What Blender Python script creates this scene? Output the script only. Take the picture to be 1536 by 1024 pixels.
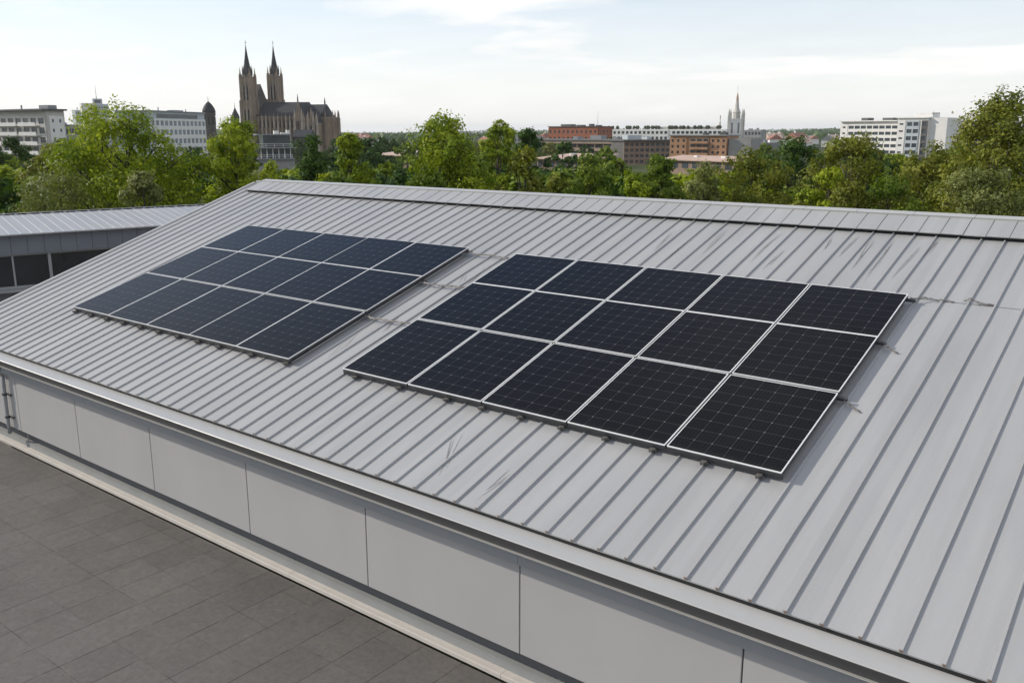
import bpy, math, random
import numpy as np
R = math.radians
sc = bpy.context.scene
COL = sc.collection
for o in list(bpy.data.objects): bpy.data.objects.remove(o)

# ------------------------------------------------------------------ camera
CAM = np.array([3.3364, -6.0289, 3.4988])
FPX, PITCH, YAW = 1335.2, 0.229104, -0.669420
cd = bpy.data.cameras.new('camera'); cam = bpy.data.objects.new('camera', cd); COL.objects.link(cam)
cam.location = CAM
cam.rotation_euler = (R(90) - PITCH, 0, -YAW)
cd.sensor_fit = 'HORIZONTAL'; cd.sensor_width = 36; cd.lens = 36 * FPX / 1536
cd.clip_start = 0.1; cd.clip_end = 40000
sc.camera = cam

# ------------------------------------------------------------------ light and sky
SUNV = np.array([-1.62, -0.70, 1.0]); SUNV /= np.linalg.norm(SUNV)
elev = math.asin(SUNV[2]); azim = math.atan2(SUNV[0], SUNV[1])      # clockwise from +Y
w = bpy.data.worlds.new('World'); sc.world = w; w.use_nodes = True
nt = w.node_tree; nt.nodes.clear()
def wn(t, **k):
    n = nt.nodes.new(t)
    for a, b in k.items(): setattr(n, a, b)
    return n
sky = wn('ShaderNodeTexSky', sky_type='NISHITA', sun_disc=False)
sky.sun_elevation = elev; sky.sun_rotation = azim; sky.air_density = 1.0; sky.dust_density = 0.35; sky.ozone_density = 3.0
tc = wn('ShaderNodeTexCoord'); sep = wn('ShaderNodeSeparateXYZ')
nt.links.new(tc.outputs['Generated'], sep.inputs[0])
zz = wn('ShaderNodeMath', operation='ADD'); zz.inputs[1].default_value = 0.10
zm = wn('ShaderNodeMath', operation='MAXIMUM'); zm.inputs[1].default_value = 0.0
nt.links.new(sep.outputs[2], zm.inputs[0]); nt.links.new(zm.outputs[0], zz.inputs[0])
dx = wn('ShaderNodeMath', operation='DIVIDE'); dy = wn('ShaderNodeMath', operation='DIVIDE')
nt.links.new(sep.outputs[0], dx.inputs[0]); nt.links.new(zz.outputs[0], dx.inputs[1])
nt.links.new(sep.outputs[1], dy.inputs[0]); nt.links.new(zz.outputs[0], dy.inputs[1])
cmb = wn('ShaderNodeCombineXYZ'); nt.links.new(dx.outputs[0], cmb.inputs[0]); nt.links.new(dy.outputs[0], cmb.inputs[1])
mp = wn('ShaderNodeMapping'); mp.inputs['Rotation'].default_value = (0, 0, R(-38)); mp.inputs['Scale'].default_value = (0.75, 1.0, 1.0)
mp.inputs['Location'].default_value = (1.3, 0.4, 0)
nt.links.new(cmb.outputs[0], mp.inputs[0])
nz = wn('ShaderNodeTexNoise'); nz.inputs['Scale'].default_value = 0.8; nz.inputs['Detail'].default_value = 6; nz.inputs['Roughness'].default_value = 0.47
nz.inputs['Distortion'].default_value = 0.2
nt.links.new(mp.outputs[0], nz.inputs[0])
cr = wn('ShaderNodeMapRange'); cr.interpolation_type = 'SMOOTHSTEP'
cr.inputs['From Min'].default_value = 0.36; cr.inputs['From Max'].default_value = 0.66
nt.links.new(nz.outputs[0], cr.inputs[0])
# thicker veil towards the horizon
hz = wn('ShaderNodeMapRange'); hz.inputs['From Min'].default_value = 0.0; hz.inputs['From Max'].default_value = 0.30
hz.inputs['To Min'].default_value = 0.95; hz.inputs['To Max'].default_value = 0.0
nt.links.new(sep.outputs[2], hz.inputs[0])
mx = wn('ShaderNodeMath', operation='MAXIMUM'); nt.links.new(cr.outputs[0], mx.inputs[0]); nt.links.new(hz.outputs[0], mx.inputs[1])
bg1 = wn('ShaderNodeBackground'); bg1.inputs[1].default_value = 0.15
bg2 = wn('ShaderNodeBackground'); bg2.inputs[0].default_value = (0.99, 0.978, 0.962, 1)
# cloud brightness varies a little with a second, softer noise
nz2 = wn('ShaderNodeTexNoise'); nz2.inputs['Scale'].default_value = 2.2; nz2.inputs['Detail'].default_value = 5
nt.links.new(mp.outputs[0], nz2.inputs[0])
cb = wn('ShaderNodeMapRange'); cb.inputs['From Min'].default_value = 0.3; cb.inputs['From Max'].default_value = 0.7
cb.inputs['To Min'].default_value = 1.06; cb.inputs['To Max'].default_value = 1.13
nt.links.new(nz2.outputs[0], cb.inputs[0]); nt.links.new(cb.outputs[0], bg2.inputs[1])
ms = wn('ShaderNodeMixShader'); wo = wn('ShaderNodeOutputWorld')
nt.links.new(sky.outputs[0], bg1.inputs[0]); nt.links.new(mx.outputs[0], ms.inputs[0])
nt.links.new(bg1.outputs[0], ms.inputs[1]); nt.links.new(bg2.outputs[0], ms.inputs[2]); nt.links.new(ms.outputs[0], wo.inputs[0])

sd = bpy.data.lights.new('sun', 'SUN'); sd.energy = 3.7; sd.angle = R(0.6); sd.color = (1.0, 0.925, 0.81)
sun = bpy.data.objects.new('sun', sd); COL.objects.link(sun)
sun.rotation_euler = (math.acos(SUNV[2]), 0, math.atan2(SUNV[1], SUNV[0]) + R(90)); sun.location = (0, 0, 60)

vs = sc.view_settings; vs.view_transform = 'Standard'; vs.look = 'None'; vs.gamma = 1; vs.use_curve_mapping = False; vs.exposure = 0.0

# ------------------------------------------------------------------ helpers
_c, _s = math.cos(YAW), math.sin(YAW); _cp, _sp = math.cos(PITCH), math.sin(PITCH)
def ray(u, v):
    x, y = (u - 768) / FPX, (512 - v) / FPX
    fw = _cp + y * _sp; z = -_sp + y * _cp
    return np.array([x * _c + fw * _s, -x * _s + fw * _c, z])
def at(u, v, D):
    """world point seen at photo pixel (u,v), at D metres of depth along the ground"""
    d = ray(u, v); d = d / (d[0] * _s + d[1] * _c); return CAM + d * D
GZ = -7.0

class MB:
    def __init__(s): s.v = []; s.f = []; s.m = []
    def add(s, vs, fs, mi=0):
        b = len(s.v); s.v += [tuple(map(float, p)) for p in vs]; s.f += [tuple(b + i for i in f) for f in fs]; s.m += [mi] * len(fs)
    def box(s, x0, x1, y0, y1, z0, z1, mi=0):
        s.add([(x0,y0,z0),(x1,y0,z0),(x1,y1,z0),(x0,y1,z0),(x0,y0,z1),(x1,y0,z1),(x1,y1,z1),(x0,y1,z1)],
              [(3,2,1,0),(4,5,6,7),(0,1,5,4),(1,2,6,5),(2,3,7,6),(3,0,4,7)], mi)
    def hexa(s, p, mi=0):   # p: 4 bottom + 4 top corners, counter-clockwise seen from above
        s.add(p, [(3,2,1,0),(4,5,6,7),(0,1,5,4),(1,2,6,5),(2,3,7,6),(3,0,4,7)], mi)
    def tube(s, pts, rads, n=6, mi=0, cap=True):
        pts = [np.array(p, float) for p in pts]; rings = []
        if not hasattr(rads, '__len__'): rads = [rads] * len(pts)
        vs = []; fs = []
        for i, p in enumerate(pts):
            t = pts[min(i+1, len(pts)-1)] - pts[max(i-1, 0)]; t = t / (np.linalg.norm(t) + 1e-9)
            a = np.array([0,0,1.]) if abs(t[2]) < .9 else np.array([1.,0,0])
            x = np.cross(a, t); x /= np.linalg.norm(x); y = np.cross(t, x)
            for k in range(n):
                an = 2*math.pi*k/n; vs.append(p + rads[i]*(math.cos(an)*x + math.sin(an)*y))
        for i in range(len(pts)-1):
            for k in range(n):
                a, b = i*n+k, i*n+(k+1) % n; fs.append((a, b, b+n, a+n))
        if cap:
            fs.append(tuple(range(n))[::-1]); fs.append(tuple(range((len(pts)-1)*n, len(pts)*n)))
        s.add(vs, fs, mi)
    def lathe(s, prof, n=16, c=(0,0), mi=0, rot=0):
        vs = []; fs = []
        for r, z in prof:
            for k in range(n):
                a = 2*math.pi*(k+rot)/n; vs.append((c[0]+r*math.cos(a), c[1]+r*math.sin(a), z))
        for i in range(len(prof)-1):
            for k in range(n):
                a, b = i*n+k, i*n+(k+1) % n; fs.append((a, b, b+n, a+n))
        fs.append(tuple(range(n))[::-1]); fs.append(tuple(range((len(prof)-1)*n, len(prof)*n)))
        s.add(vs, fs, mi)
    def extrude(s, prof, x0, x1, mi=0):     # profile [(y,z)] swept along x
        n = len(prof)
        vs = [(x0, y, z) for y, z in prof] + [(x1, y, z) for y, z in prof]
        fs = [(i, (i+1) % n, n+(i+1) % n, n+i) for i in range(n)] + [tuple(range(n))[::-1], tuple(range(n, 2*n))]
        s.add(vs, fs, mi)
    def gable(s, x0, x1, y0, y1, z0, z1, mi=0, ax='x'):   # triangular prism roof
        if ax == 'x':
            ym = (y0+y1)/2; v = [(x0,y0,z0),(x0,y1,z0),(x0,ym,z1),(x1,y0,z0),(x1,y1,z0),(x1,ym,z1)]
        else:
            xm = (x0+x1)/2; v = [(x1,y0,z0),(x0,y0,z0),(xm,y0,z1),(x1,y1,z0),(x0,y1,z0),(xm,y1,z1)]
        s.add(v, [(0,2,1),(3,4,5),(0,1,4,3),(1,2,5,4),(2,0,3,5)], mi)
    def build(s, name, mats, parent=None, smooth=False, bevel=0):
        me = bpy.data.meshes.new(name); me.from_pydata(s.v, [], s.f)
        if not isinstance(mats, (list, tuple)): mats = [mats]
        for m in mats: me.materials.append(m)
        if len(mats) > 1: me.polygons.foreach_set('material_index', s.m)
        if smooth: me.polygons.foreach_set('use_smooth', [True]*len(me.polygons))
        me.update()
        o = bpy.data.objects.new(name, me); COL.objects.link(o)
        if parent is not None: o.parent = parent
        if bevel:
            b = o.modifiers.new('bevel', 'BEVEL'); b.width = bevel; b.segments = 2; b.limit_method = 'ANGLE'
        return o
def tag(o, label=None, cat=None, group=None, kind=None):
    if label: o['label'] = label
    if cat: o['category'] = cat
    if group: o['group'] = group
    if kind: o['kind'] = kind
    return o
def thing(name, label, cat, loc=(0,0,0), rz=0, group=None):
    o = bpy.data.objects.new(name, None); COL.objects.link(o); o.location = loc; o.rotation_euler = (0,0,rz); o.empty_display_size = .3
    return tag(o, label, cat, group)
def copy_tree(o, parent=None):
    c = o.copy(); COL.objects.link(c); c.parent = parent
    for ch in list(o.children): copy_tree(ch, c)
    return c

# ------------------------------------------------------------------ materials
def mat(name, col, rough=.6, var=.12, scale=3., bump=0., metal=0., spec=.5, stretch=None, detail=5, bscale=None, coord='Object'):
    m = bpy.data.materials.new(name); m.use_nodes = True; t = m.node_tree; b = t.nodes['Principled BSDF']
    b.inputs['Roughness'].default_value = rough; b.inputs['Metallic'].default_value = metal; b.inputs['Specular IOR Level'].default_value = spec
    tcn = t.nodes.new('ShaderNodeTexCoord'); mpn = t.nodes.new('ShaderNodeMapping')
    t.links.new(tcn.outputs[coord], mpn.inputs[0])
    if stretch: mpn.inputs['Scale'].default_value = stretch
    n = t.nodes.new('ShaderNodeTexNoise'); n.inputs['Scale'].default_value = scale; n.inputs['Detail'].default_value = detail; n.inputs['Roughness'].default_value = .6
    t.links.new(mpn.outputs[0], n.inputs[0])
    mr = t.nodes.new('ShaderNodeMapRange'); mr.inputs['From Min'].default_value = .25; mr.inputs['From Max'].default_value = .75
    mr.inputs['To Min'].default_value = 1-var; mr.inputs['To Max'].default_value = 1+var
    t.links.new(n.outputs[0], mr.inputs[0])
    mul = t.nodes.new('ShaderNodeVectorMath'); mul.operation = 'SCALE'; mul.inputs[0].default_value = col
    t.links.new(mr.outputs[0], mul.inputs['Scale']); t.links.new(mul.outputs[0], b.inputs['Base Color'])
    if bump:
        n2 = t.nodes.new('ShaderNodeTexNoise'); n2.inputs['Scale'].default_value = bscale or scale*4; n2.inputs['Detail'].default_value = 4
        t.links.new(mpn.outputs[0], n2.inputs[0])
        bp = t.nodes.new('ShaderNodeBump'); bp.inputs['Strength'].default_value = bump; bp.inputs['Distance'].default_value = .02
        t.links.new(n2.outputs[0], bp.inputs['Height']); t.links.new(bp.outputs[0], b.inputs['Normal'])
    m['mul'] = 1
    return m

def roof_material():
    m = bpy.data.materials.new('grey_sheet_metal'); m.use_nodes = True; t = m.node_tree; b = t.nodes['Principled BSDF']
    b.inputs['Roughness'].default_value = .48; b.inputs['Specular IOR Level'].default_value = .45
    N = t.nodes.new; L = t.links.new
    tcn = N('ShaderNodeTexCoord')
    def noise(scale, stretch, detail=5, rough=.6):
        mp_ = N('ShaderNodeMapping'); mp_.inputs['Scale'].default_value = stretch; L(tcn.outputs['Object'], mp_.inputs[0])
        n = N('ShaderNodeTexNoise'); n.inputs['Scale'].default_value = scale; n.inputs['Detail'].default_value = detail; n.inputs['Roughness'].default_value = rough
        L(mp_.outputs[0], n.inputs[0]); return n.outputs[0]
    def rng(x, a, b_, c, d):
        r = N('ShaderNodeMapRange'); r.inputs['From Min'].default_value = a; r.inputs['From Max'].default_value = b_
        r.inputs['To Min'].default_value = c; r.inputs['To Max'].default_value = d; L(x, r.inputs[0]); return r.outputs[0]
    def mulf(x, y):
        r = N('ShaderNodeMath'); r.operation = 'MULTIPLY'; L(x, r.inputs[0]); L(y, r.inputs[1]); return r.outputs[0]
    big = rng(noise(.8, (1, .5, 1)), .3, .7, .94, 1.05)          # broad weathering
    strk = rng(noise(9, (1, .05, .05), 6), .3, .72, 1.04, .95)    # run-off streaks down the slope
    fine = rng(noise(40, (1, 1, 1), 3), .3, .7, .98, 1.02)
    sx = N('ShaderNodeSeparateXYZ'); L(tcn.outputs['Object'], sx.inputs[0]); dv = N('ShaderNodeMath'); dv.operation = 'DIVIDE'; L(sx.outputs[0], dv.inputs[0]); dv.inputs[1].default_value = .277
    fl = N('ShaderNodeMath'); fl.operation = 'FLOOR'; L(dv.outputs[0], fl.inputs[0]); wv = N('ShaderNodeTexWhiteNoise'); wv.noise_dimensions = '1D'; L(fl.outputs[0], wv.inputs['W'])
    v = mulf(mulf(mulf(big, strk), fine), rng(wv.outputs[0], 0, 1, .965, 1.03))
    # sparse grey-brown stains
    st = rng(noise(2.2, (1.6, .28, .28), 7, .68), .60, .74, 0, .45)
    sc_ = N('ShaderNodeVectorMath'); sc_.operation = 'SCALE'; sc_.inputs[0].default_value = (.364, .364, .364); L(v, sc_.inputs['Scale'])
    mxn = N('ShaderNodeMix'); mxn.data_type = 'RGBA'; L(st, mxn.inputs['Factor']); L(sc_.outputs[0], mxn.inputs['A']); mxn.inputs['B'].default_value = (.36, .335, .30, 1)
    L(mxn.outputs['Result'], b.inputs['Base Color'])
    L(rng(big, .94, 1.05, .34, .52), b.inputs['Roughness'])
    bp = N('ShaderNodeBump'); bp.inputs['Strength'].default_value = .38; bp.inputs['Distance'].default_value = .016
    L(noise(3.2, (1, .45, .45), 2), bp.inputs['Height']); L(bp.outputs[0], b.inputs['Normal'])
    return m

def paving_material():
    m = bpy.data.materials.new('slate_paving'); m.use_nodes = True; t = m.node_tree; b = t.nodes['Principled BSDF']
    N = t.nodes.new; L = t.links.new
    tcn = N('ShaderNodeTexCoord'); mp_ = N('ShaderNodeMapping'); L(tcn.outputs['Object'], mp_.inputs[0])
    mp_.inputs['Location'].default_value = (6.308 + .5275*40, .81 + .59*40, 0)
    sp = N('ShaderNodeSeparateXYZ'); L(mp_.outputs[0], sp.inputs[0])
    def M2(op, a, b_=None):
        n = N('ShaderNodeMath'); n.operation = op
        for i, x in enumerate((a, b_)):
            if x is None: continue
            if isinstance(x, (int, float)): n.inputs[i].default_value = x
            else: L(x, n.inputs[i])
        return n.outputs[0]
    gx = M2('DIVIDE', sp.outputs[0], .5275); gy = M2('DIVIDE', sp.outputs[1], .59)
    dxl = M2('MULTIPLY', M2('ABSOLUTE', M2('SUBTRACT', M2('FRACT', M2('ADD', gx, .5)), .5)), .5275)
    dyl = M2('MULTIPLY', M2('ABSOLUTE', M2('SUBTRACT', M2('FRACT', M2('ADD', gy, .5)), .5)), .59)
    cell = N('ShaderNodeCombineXYZ'); L(M2('FLOOR', gx), cell.inputs[0]); L(M2('FLOOR', gy), cell.inputs[1])
    wn_ = N('ShaderNodeTexWhiteNoise'); L(cell.outputs[0], wn_.inputs[0])
    def noise(s, d, st=(1,1,1)):
        q = N('ShaderNodeMapping'); q.inputs['Scale'].default_value = st; L(tcn.outputs['Object'], q.inputs[0])
        n = N('ShaderNodeTexNoise'); n.inputs['Scale'].default_value = s; n.inputs['Detail'].default_value = d; n.inputs['Roughness'].default_value = .65; L(q.outputs[0], n.inputs[0]); return n.outputs[0]
    def rng(x, a, b_, c, d):
        r = N('ShaderNodeMapRange'); r.inputs['From Min'].default_value = a; r.inputs['From Max'].default_value = b_
        r.inputs['To Min'].default_value = c; r.inputs['To Max'].default_value = d; L(x, r.inputs[0]); return r.outputs[0]
    mu = N('ShaderNodeMath'); mu.operation = 'MULTIPLY'; L(rng(noise(.9, 6), .3, .7, .88, 1.12), mu.inputs[0]); L(rng(noise(18, 7), .3, .7, .84, 1.16), mu.inputs[1])
    mu2 = M2('MULTIPLY', mu.outputs[0], rng(wn_.outputs[0], 0, 1, .93, 1.07))
    v = N('ShaderNodeVectorMath'); v.operation = 'SCALE'; v.inputs[0].default_value = (.116, .106, .098); L(mu2, v.inputs['Scale'])
    # pale brown dust collected in patches
    mxn = N('ShaderNodeMix'); mxn.data_type = 'RGBA'; L(rng(noise(2.3, 8), .54, .72, 0, .35), mxn.inputs['Factor']); L(v.outputs[0], mxn.inputs['A']); mxn.inputs['B'].default_value = (.155, .135, .105, 1)
    jx = M2('MULTIPLY', M2('LESS_THAN', M2('ADD', dxl, M2('MULTIPLY', noise(30, 3), .002)), .0064), rng(noise(1.5, 3), .35, .6, .6, .95))
    jy = M2('MULTIPLY', M2('LESS_THAN', M2('ADD', dyl, M2('MULTIPLY', noise(31, 3), .002)), .0062), rng(noise(1.2, 3), .38, .62, .04, .62))
    jm = M2('MAXIMUM', jx, jy)
    jc = N('ShaderNodeMix'); jc.data_type = 'RGBA'; L(rng(noise(3.1, 4), .5, .68, 0, 1), jc.inputs['Factor']); jc.inputs['A'].default_value = (.022, .019, .017, 1); jc.inputs['B'].default_value = (.17, .14, .105, 1)
    fin = N('ShaderNodeMix'); fin.data_type = 'RGBA'; L(jm, fin.inputs['Factor']); L(mxn.outputs['Result'], fin.inputs['A']); L(jc.outputs['Result'], fin.inputs['B'])
    L(fin.outputs['Result'], b.inputs['Base Color'])
    L(rng(noise(5, 5), .3, .7, .62, .85), b.inputs['Roughness']); b.inputs['Specular IOR Level'].default_value = .35
    bp = N('ShaderNodeBump'); bp.inputs['Strength'].default_value = .35; bp.inputs['Distance'].default_value = .006
    ad = N('ShaderNodeMath'); ad.operation = 'SUBTRACT'; L(noise(22, 7), ad.inputs[0]); L(jm, ad.inputs[1])
    L(ad.outputs[0], bp.inputs['Height']); L(bp.outputs[0], b.inputs['Normal'])
    return m

def cell_material():
    m = bpy.data.materials.new('solar_cells'); m.use_nodes = True; t = m.node_tree; b = t.nodes['Principled BSDF']
    N = t.nodes.new; L = t.links.new
    uv = N('ShaderNodeUVMap'); uv.uv_map = 'cells'; sp = N('ShaderNodeSeparateXYZ'); L(uv.outputs[0], sp.inputs[0])
    def M(op, a, b_=None, c=None):
        n = N('ShaderNodeMath'); n.operation = op
        for i, x in enumerate((a, b_, c)):
            if x is None: continue
            if isinstance(x, (int, float)): n.inputs[i].default_value = x
            else: L(x, n.inputs[i])
        return n.outputs[0]
    def dist(x, k=1.0): # distance to nearest multiple of 1/k
        f = M('FRACT', M('ADD', M('MULTIPLY', x, k), .5)); return M('DIVIDE', M('ABSOLUTE', M('SUBTRACT', f, .5)), k)
    u, v = sp.outputs[0], sp.outputs[1]
    du, dv = dist(u), dist(v)
    line = M('MAXIMUM', M('LESS_THAN', du, .011), M('LESS_THAN', dv, .011))
    fine = M('LESS_THAN', dist(u, 5.0), .006)                      # thin conductor wires
    dot = M('LESS_THAN', M('ADD', du, dv), .05)                   # pale diamonds where four cells meet
    fac = M('MAXIMUM', M('MAXIMUM', M('MULTIPLY', line, .20), M('MULTIPLY', fine, .03)), M('MULTIPLY', dot, .75))
    base = N('ShaderNodeMix'); base.data_type = 'RGBA'
    wv = N('ShaderNodeTexWhiteNoise'); fl = N('ShaderNodeVectorMath'); fl.operation = 'FLOOR'; L(uv.outputs[0], fl.inputs[0]); L(fl.outputs[0], wv.inputs[0])
    L(wv.outputs[0], base.inputs['Factor']); base.inputs['A'].default_value = (.0034, .0034, .0046, 1); base.inputs['B'].default_value = (.0054, .0054, .0072, 1)
    mxn = N('ShaderNodeMix'); mxn.data_type = 'RGBA'; L(fac, mxn.inputs['Factor']); L(base.outputs['Result'], mxn.inputs['A']); mxn.inputs['B'].default_value = (.26, .26, .265, 1)
    # a little dust settled along the lower frame and in faint patches
    tc2 = N('ShaderNodeTexCoord'); dn = N('ShaderNodeTexNoise'); dn.inputs['Scale'].default_value = 2.6; dn.inputs['Detail'].default_value = 7; L(tc2.outputs['Object'], dn.inputs[0])
    low = M('MULTIPLY', M('MAXIMUM', M('SUBTRACT', 1.0, M('MULTIPLY', v, 2.2)), 0.0), .05)
    dust = M('MULTIPLY', M('ADD', low, .004), M('MULTIPLY', dn.outputs[0], 1.6))
    dm = N('ShaderNodeMix'); dm.data_type = 'RGBA'; L(dust, dm.inputs['Factor']); L(mxn.outputs['Result'], dm.inputs['A']); dm.inputs['B'].default_value = (.22, .20, .175, 1)
    L(dm.outputs['Result'], b.inputs['Base Color'])
    b.inputs['Roughness'].default_value = .22; b.inputs['IOR'].default_value = 1.18; b.inputs['Specular IOR Level'].default_value = .5; b.inputs['Specular Tint'].default_value = (.90, .94, 1.0, 1)
    tcn = N('ShaderNodeTexCoord'); n = N('ShaderNodeTexNoise'); n.inputs['Scale'].default_value = 5; n.inputs['Detail'].default_value = 6; L(tcn.outputs['Object'], n.inputs[0])
    r = N('ShaderNodeMapRange'); r.inputs['To Min'].default_value = .16; r.inputs['To Max'].default_value = .32; L(n.outputs[0], r.inputs[0]); L(r.outputs[0], b.inputs['Roughness'])
    bp = N('ShaderNodeBump'); bp.inputs['Strength'].default_value = .06; bp.inputs['Distance'].default_value = .004; L(n.outputs[0], bp.inputs['Height']); L(bp.outputs[0], b.inputs['Normal'])
    return m

def leaf_material(name, ca, cb, cc, trans=.32):
    m = bpy.data.materials.new(name); m.use_nodes = True; t = m.node_tree; t.nodes.clear()
    N = t.nodes.new; L = t.links.new
    at_ = N('ShaderNodeAttribute'); at_.attribute_name = 'tint'
    cr_ = N('ShaderNodeValToRGB'); e = cr_.color_ramp.elements; e[0].color = (*ca, 1); e[1].color = (*cc, 1); e[0].position = .05; e[1].position = .95
    x = e.new(.5); x.color = (*cb, 1)
    L(at_.outputs['Fac'], cr_.inputs[0])
    d = N('ShaderNodeBsdfPrincipled'); d.inputs['Roughness'].default_value = .55; d.inputs['Specular IOR Level'].default_value = .16; L(cr_.outputs[0], d.inputs['Base Color'])
    tr = N('ShaderNodeBsdfTranslucent')
    sc_ = N('ShaderNodeMix'); sc_.data_type = 'RGBA'; sc_.blend_type = 'MULTIPLY'; sc_.inputs['Factor'].default_value = 1; L(cr_.outputs[0], sc_.inputs['A']); sc_.inputs['B'].default_value = (1.5, 1.5, .5, 1)
    L(sc_.outputs['Result'], tr.inputs[0])
    mx_ = N('ShaderNodeMixShader'); mx_.inputs[0].default_value = trans; L(d.outputs[0], mx_.inputs[1]); L(tr.outputs[0], mx_.inputs[2])
    o = N('ShaderNodeOutputMaterial'); L(mx_.outputs[0], o.inputs[0]); return m

M = {}
M['roof'] = roof_material()
M['paving'] = paving_material()
M['cells'] = cell_material()
M['rib_end'] = mat('seam_end', (.20, .15, .12), .7)
M['gutter'] = mat('gutter_sheet', (.43, .425, .41), .38, .05, 1.5, stretch=(.6, 3, 3), bump=.08)
M['panel_clad'] = mat('cladding_panel', (.405, .396, .390), .55, .05, 1.1, bump=.05, stretch=(1, 1, .5))
M['fascia'] = mat('fascia_sheet', (.30, .31, .32), .5, .06, 2)
M['gutter_face'] = mat('gutter_shade_sheet', (.10, .10, .105), .45, .1, 3)  # gutter colour darkened to paint the shade on its undercut face
M['recess_shade'] = mat('plinth_shade_strip', (.12, .122, .125), .7, .1, 3)  # dark strip painting the shade between wall panels and plinth
M['ledge'] = mat('ledge_stone', (.50, .465, .42), .7, .08, 4, bump=.1)
M['plinth'] = mat('plinth_render', (.27, .275, .27), .75, .08, 3)
M['dark'] = mat('dark_membrane_and_shade', (.012, .012, .013), .8)  # near-black backing, also paints shade in the eaves and ridge gaps
M['frame'] = mat('panel_frame', (.86, .86, .85), .35, .03, 6)
M['frame_side'] = mat('panel_frame_side', (.05, .05, .053), .45, .05, 6)  # dark frame trim, darkened further to paint contact shade under the panels
M['rail'] = mat('rail_metal', (.055, .055, .058), .5, .2, 8)
M['clamp'] = mat('clamp_metal', (.11, .105, .10), .55, .3, 20)
M['cable'] = mat('cable_sheath', (.20, .185, .17), .6, .4, 18)
M['streak'] = mat('dirt_streak', (.19, .183, .178), .7, .35, 14)
M['pipe'] = mat('zinc_pipe', (.30, .31, .32), .45, .2, 6)
M['wing_fascia'] = mat('wing_fascia_sheet', (.15, .165, .19), .5, .06, 2)
M['wing_frame'] = mat('wing_window_frame', (.30, .31, .32), .5)
M['glass'] = mat('dark_glass', (.008, .013, .017), .05, .8, 1.2, spec=.35, bump=.12, bscale=1.5)
M['far_glass'] = mat('far_window_glass', (.055, .068, .08), .15, .35, .25, spec=.5)
M['hazed_glass'] = mat('hazed_window_glass', (.19, .23, .26), .2, .25, .25)  # window glass lightened, distance haze painted into its colour
M['bark'] = mat('bark', (.06, .048, .036), .9, .3, 12)
M['bark_pale'] = mat('pale_bark', (.20, .18, .14), .9, .3, 12)
M['white_wall'] = mat('white_render', (.72, .70, .67), .8, .08, .25)
M['cream_wall'] = mat('cream_render', (.50, .48, .44), .8, .10, .25)
M['blue_wall'] = mat('pale_blue_cladding', (.42, .46, .49), .5, .08, .25)
M['concrete'] = mat('grey_concrete', (.27, .265, .255), .85, .15, .4)
M['conc_dark'] = mat('dark_concrete', (.11, .105, .10), .85, .2, .4)
M['brick'] = mat('red_brick', (.30, .105, .055), .85, .15, .6)
M['tan_brick'] = mat('tan_brick', (.38, .21, .115), .85, .15, .5)
M['brown_wall'] = mat('brown_cladding', (.24, .175, .13), .85, .2, .4)
M['pink_roof'] = mat('pink_tile_roof', (.50, .36, .29), .85, .12, .3)
M['red_roof'] = mat('red_tile_roof', (.30, .13, .085), .85, .2, .6)
M['grey_roof'] = mat('grey_flat_roof', (.20, .20, .20), .85, .2, .3)
M['slate'] = mat('slate_roof', (.017, .019, .023), .75, .25, .5)
M['stone_light'] = mat('pale_stone', (.36, .30, .24), .9, .35, .5)
M['stone'] = mat('sooty_stone', (.245, .182, .128), .9, .45, .35, bump=.5, bscale=1.2, stretch=(1, 1, .45))
M['stone_dark'] = mat('dark_stone', (.085, .075, .066), .9, .35, .6)
M['mast_red'] = mat('red_mast_paint', (.42, .27, .22), .6)
M['steel'] = mat('grey_steel', (.22, .23, .24), .5)
M['hedge'] = mat('roof_hedge', (.045, .055, .03), .9, .4, 1)
M['tan_wall'] = mat('tan_balcony_render', (.33, .25, .19), .85, .15, .4)

# ------------------------------------------------------------------ the metal roofed building
TH = 0.29705; CT, ST = math.cos(TH), math.sin(TH)
def rp(x, s, h=0.): return np.array([x, s*CT - h*ST, s*ST + h*CT])    # roof-plane coordinates to world
XR, XL0, XL1, SRIDGE = 12.0, -14.60, -15.50, 7.92
rng = np.random.default_rng(5)
bld = thing('metal_roofed_building', 'low grey building with a standing seam metal roof carrying two solar arrays', 'building')
def seam_x():
    xs = []; x = 0.64
    while x > XL0 + .12: xs.append(x); x -= .277 if x > -3 else .2645
    x = 0.64 + .277
    while x < XR - .1: xs.append(x); x += .277
    return xs
SEAMS = seam_x()
def fan(xe): return xe if xe > -8 else xe - (XL0 - XL1) * (-8 - xe) / (-8 - XL0)
mb = MB()
mb.hexa([(XL0,-.012,-.014),(XR,-.012,-.014),(XR,SRIDGE,-.014),(XL1,SRIDGE,-.014),(XL0,-.012,0),(XR,-.012,0),(XR,SRIDGE,0),(XL1,SRIDGE,0)])
def sstep(x, s): return xe_line(x, s)
for xe in SEAMS:
    xr = fan(xe); wv, wt, hh = .0125, .008, .021 + rng.uniform(-.0015, .0015)
    s0 = -.018 + rng.uniform(-.006, .004); n = 9; ring = []
    j = rng.uniform(-.004, .004, n+1); j[0] = 0
    for i in range(n+1):
        s = s0 + (7.62 - s0) * i / n; x = xe + (xr - xe) * max(s, 0) / 7.6 + j[i]
        ring.append([(x-wv, s, .0), (x-wt, s, hh), (x+wt, s, hh), (x+wv, s, .0)])
    vs = [p for r_ in ring for p in r_]; fs = []
    for i in range(n):
        for k in range(3): fs.append((i*4+k+1, i*4+k, (i+1)*4+k, (i+1)*4+k+1))
    mb.add(vs, [f[::-1] for f in fs], 0)
    mb.add(ring[0], [(0, 1, 2, 3)], 1)
    mb.box(xe-.015, xe+.013, s0-.003, s0+.006, hh-.004, hh+.003, 1)
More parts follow.
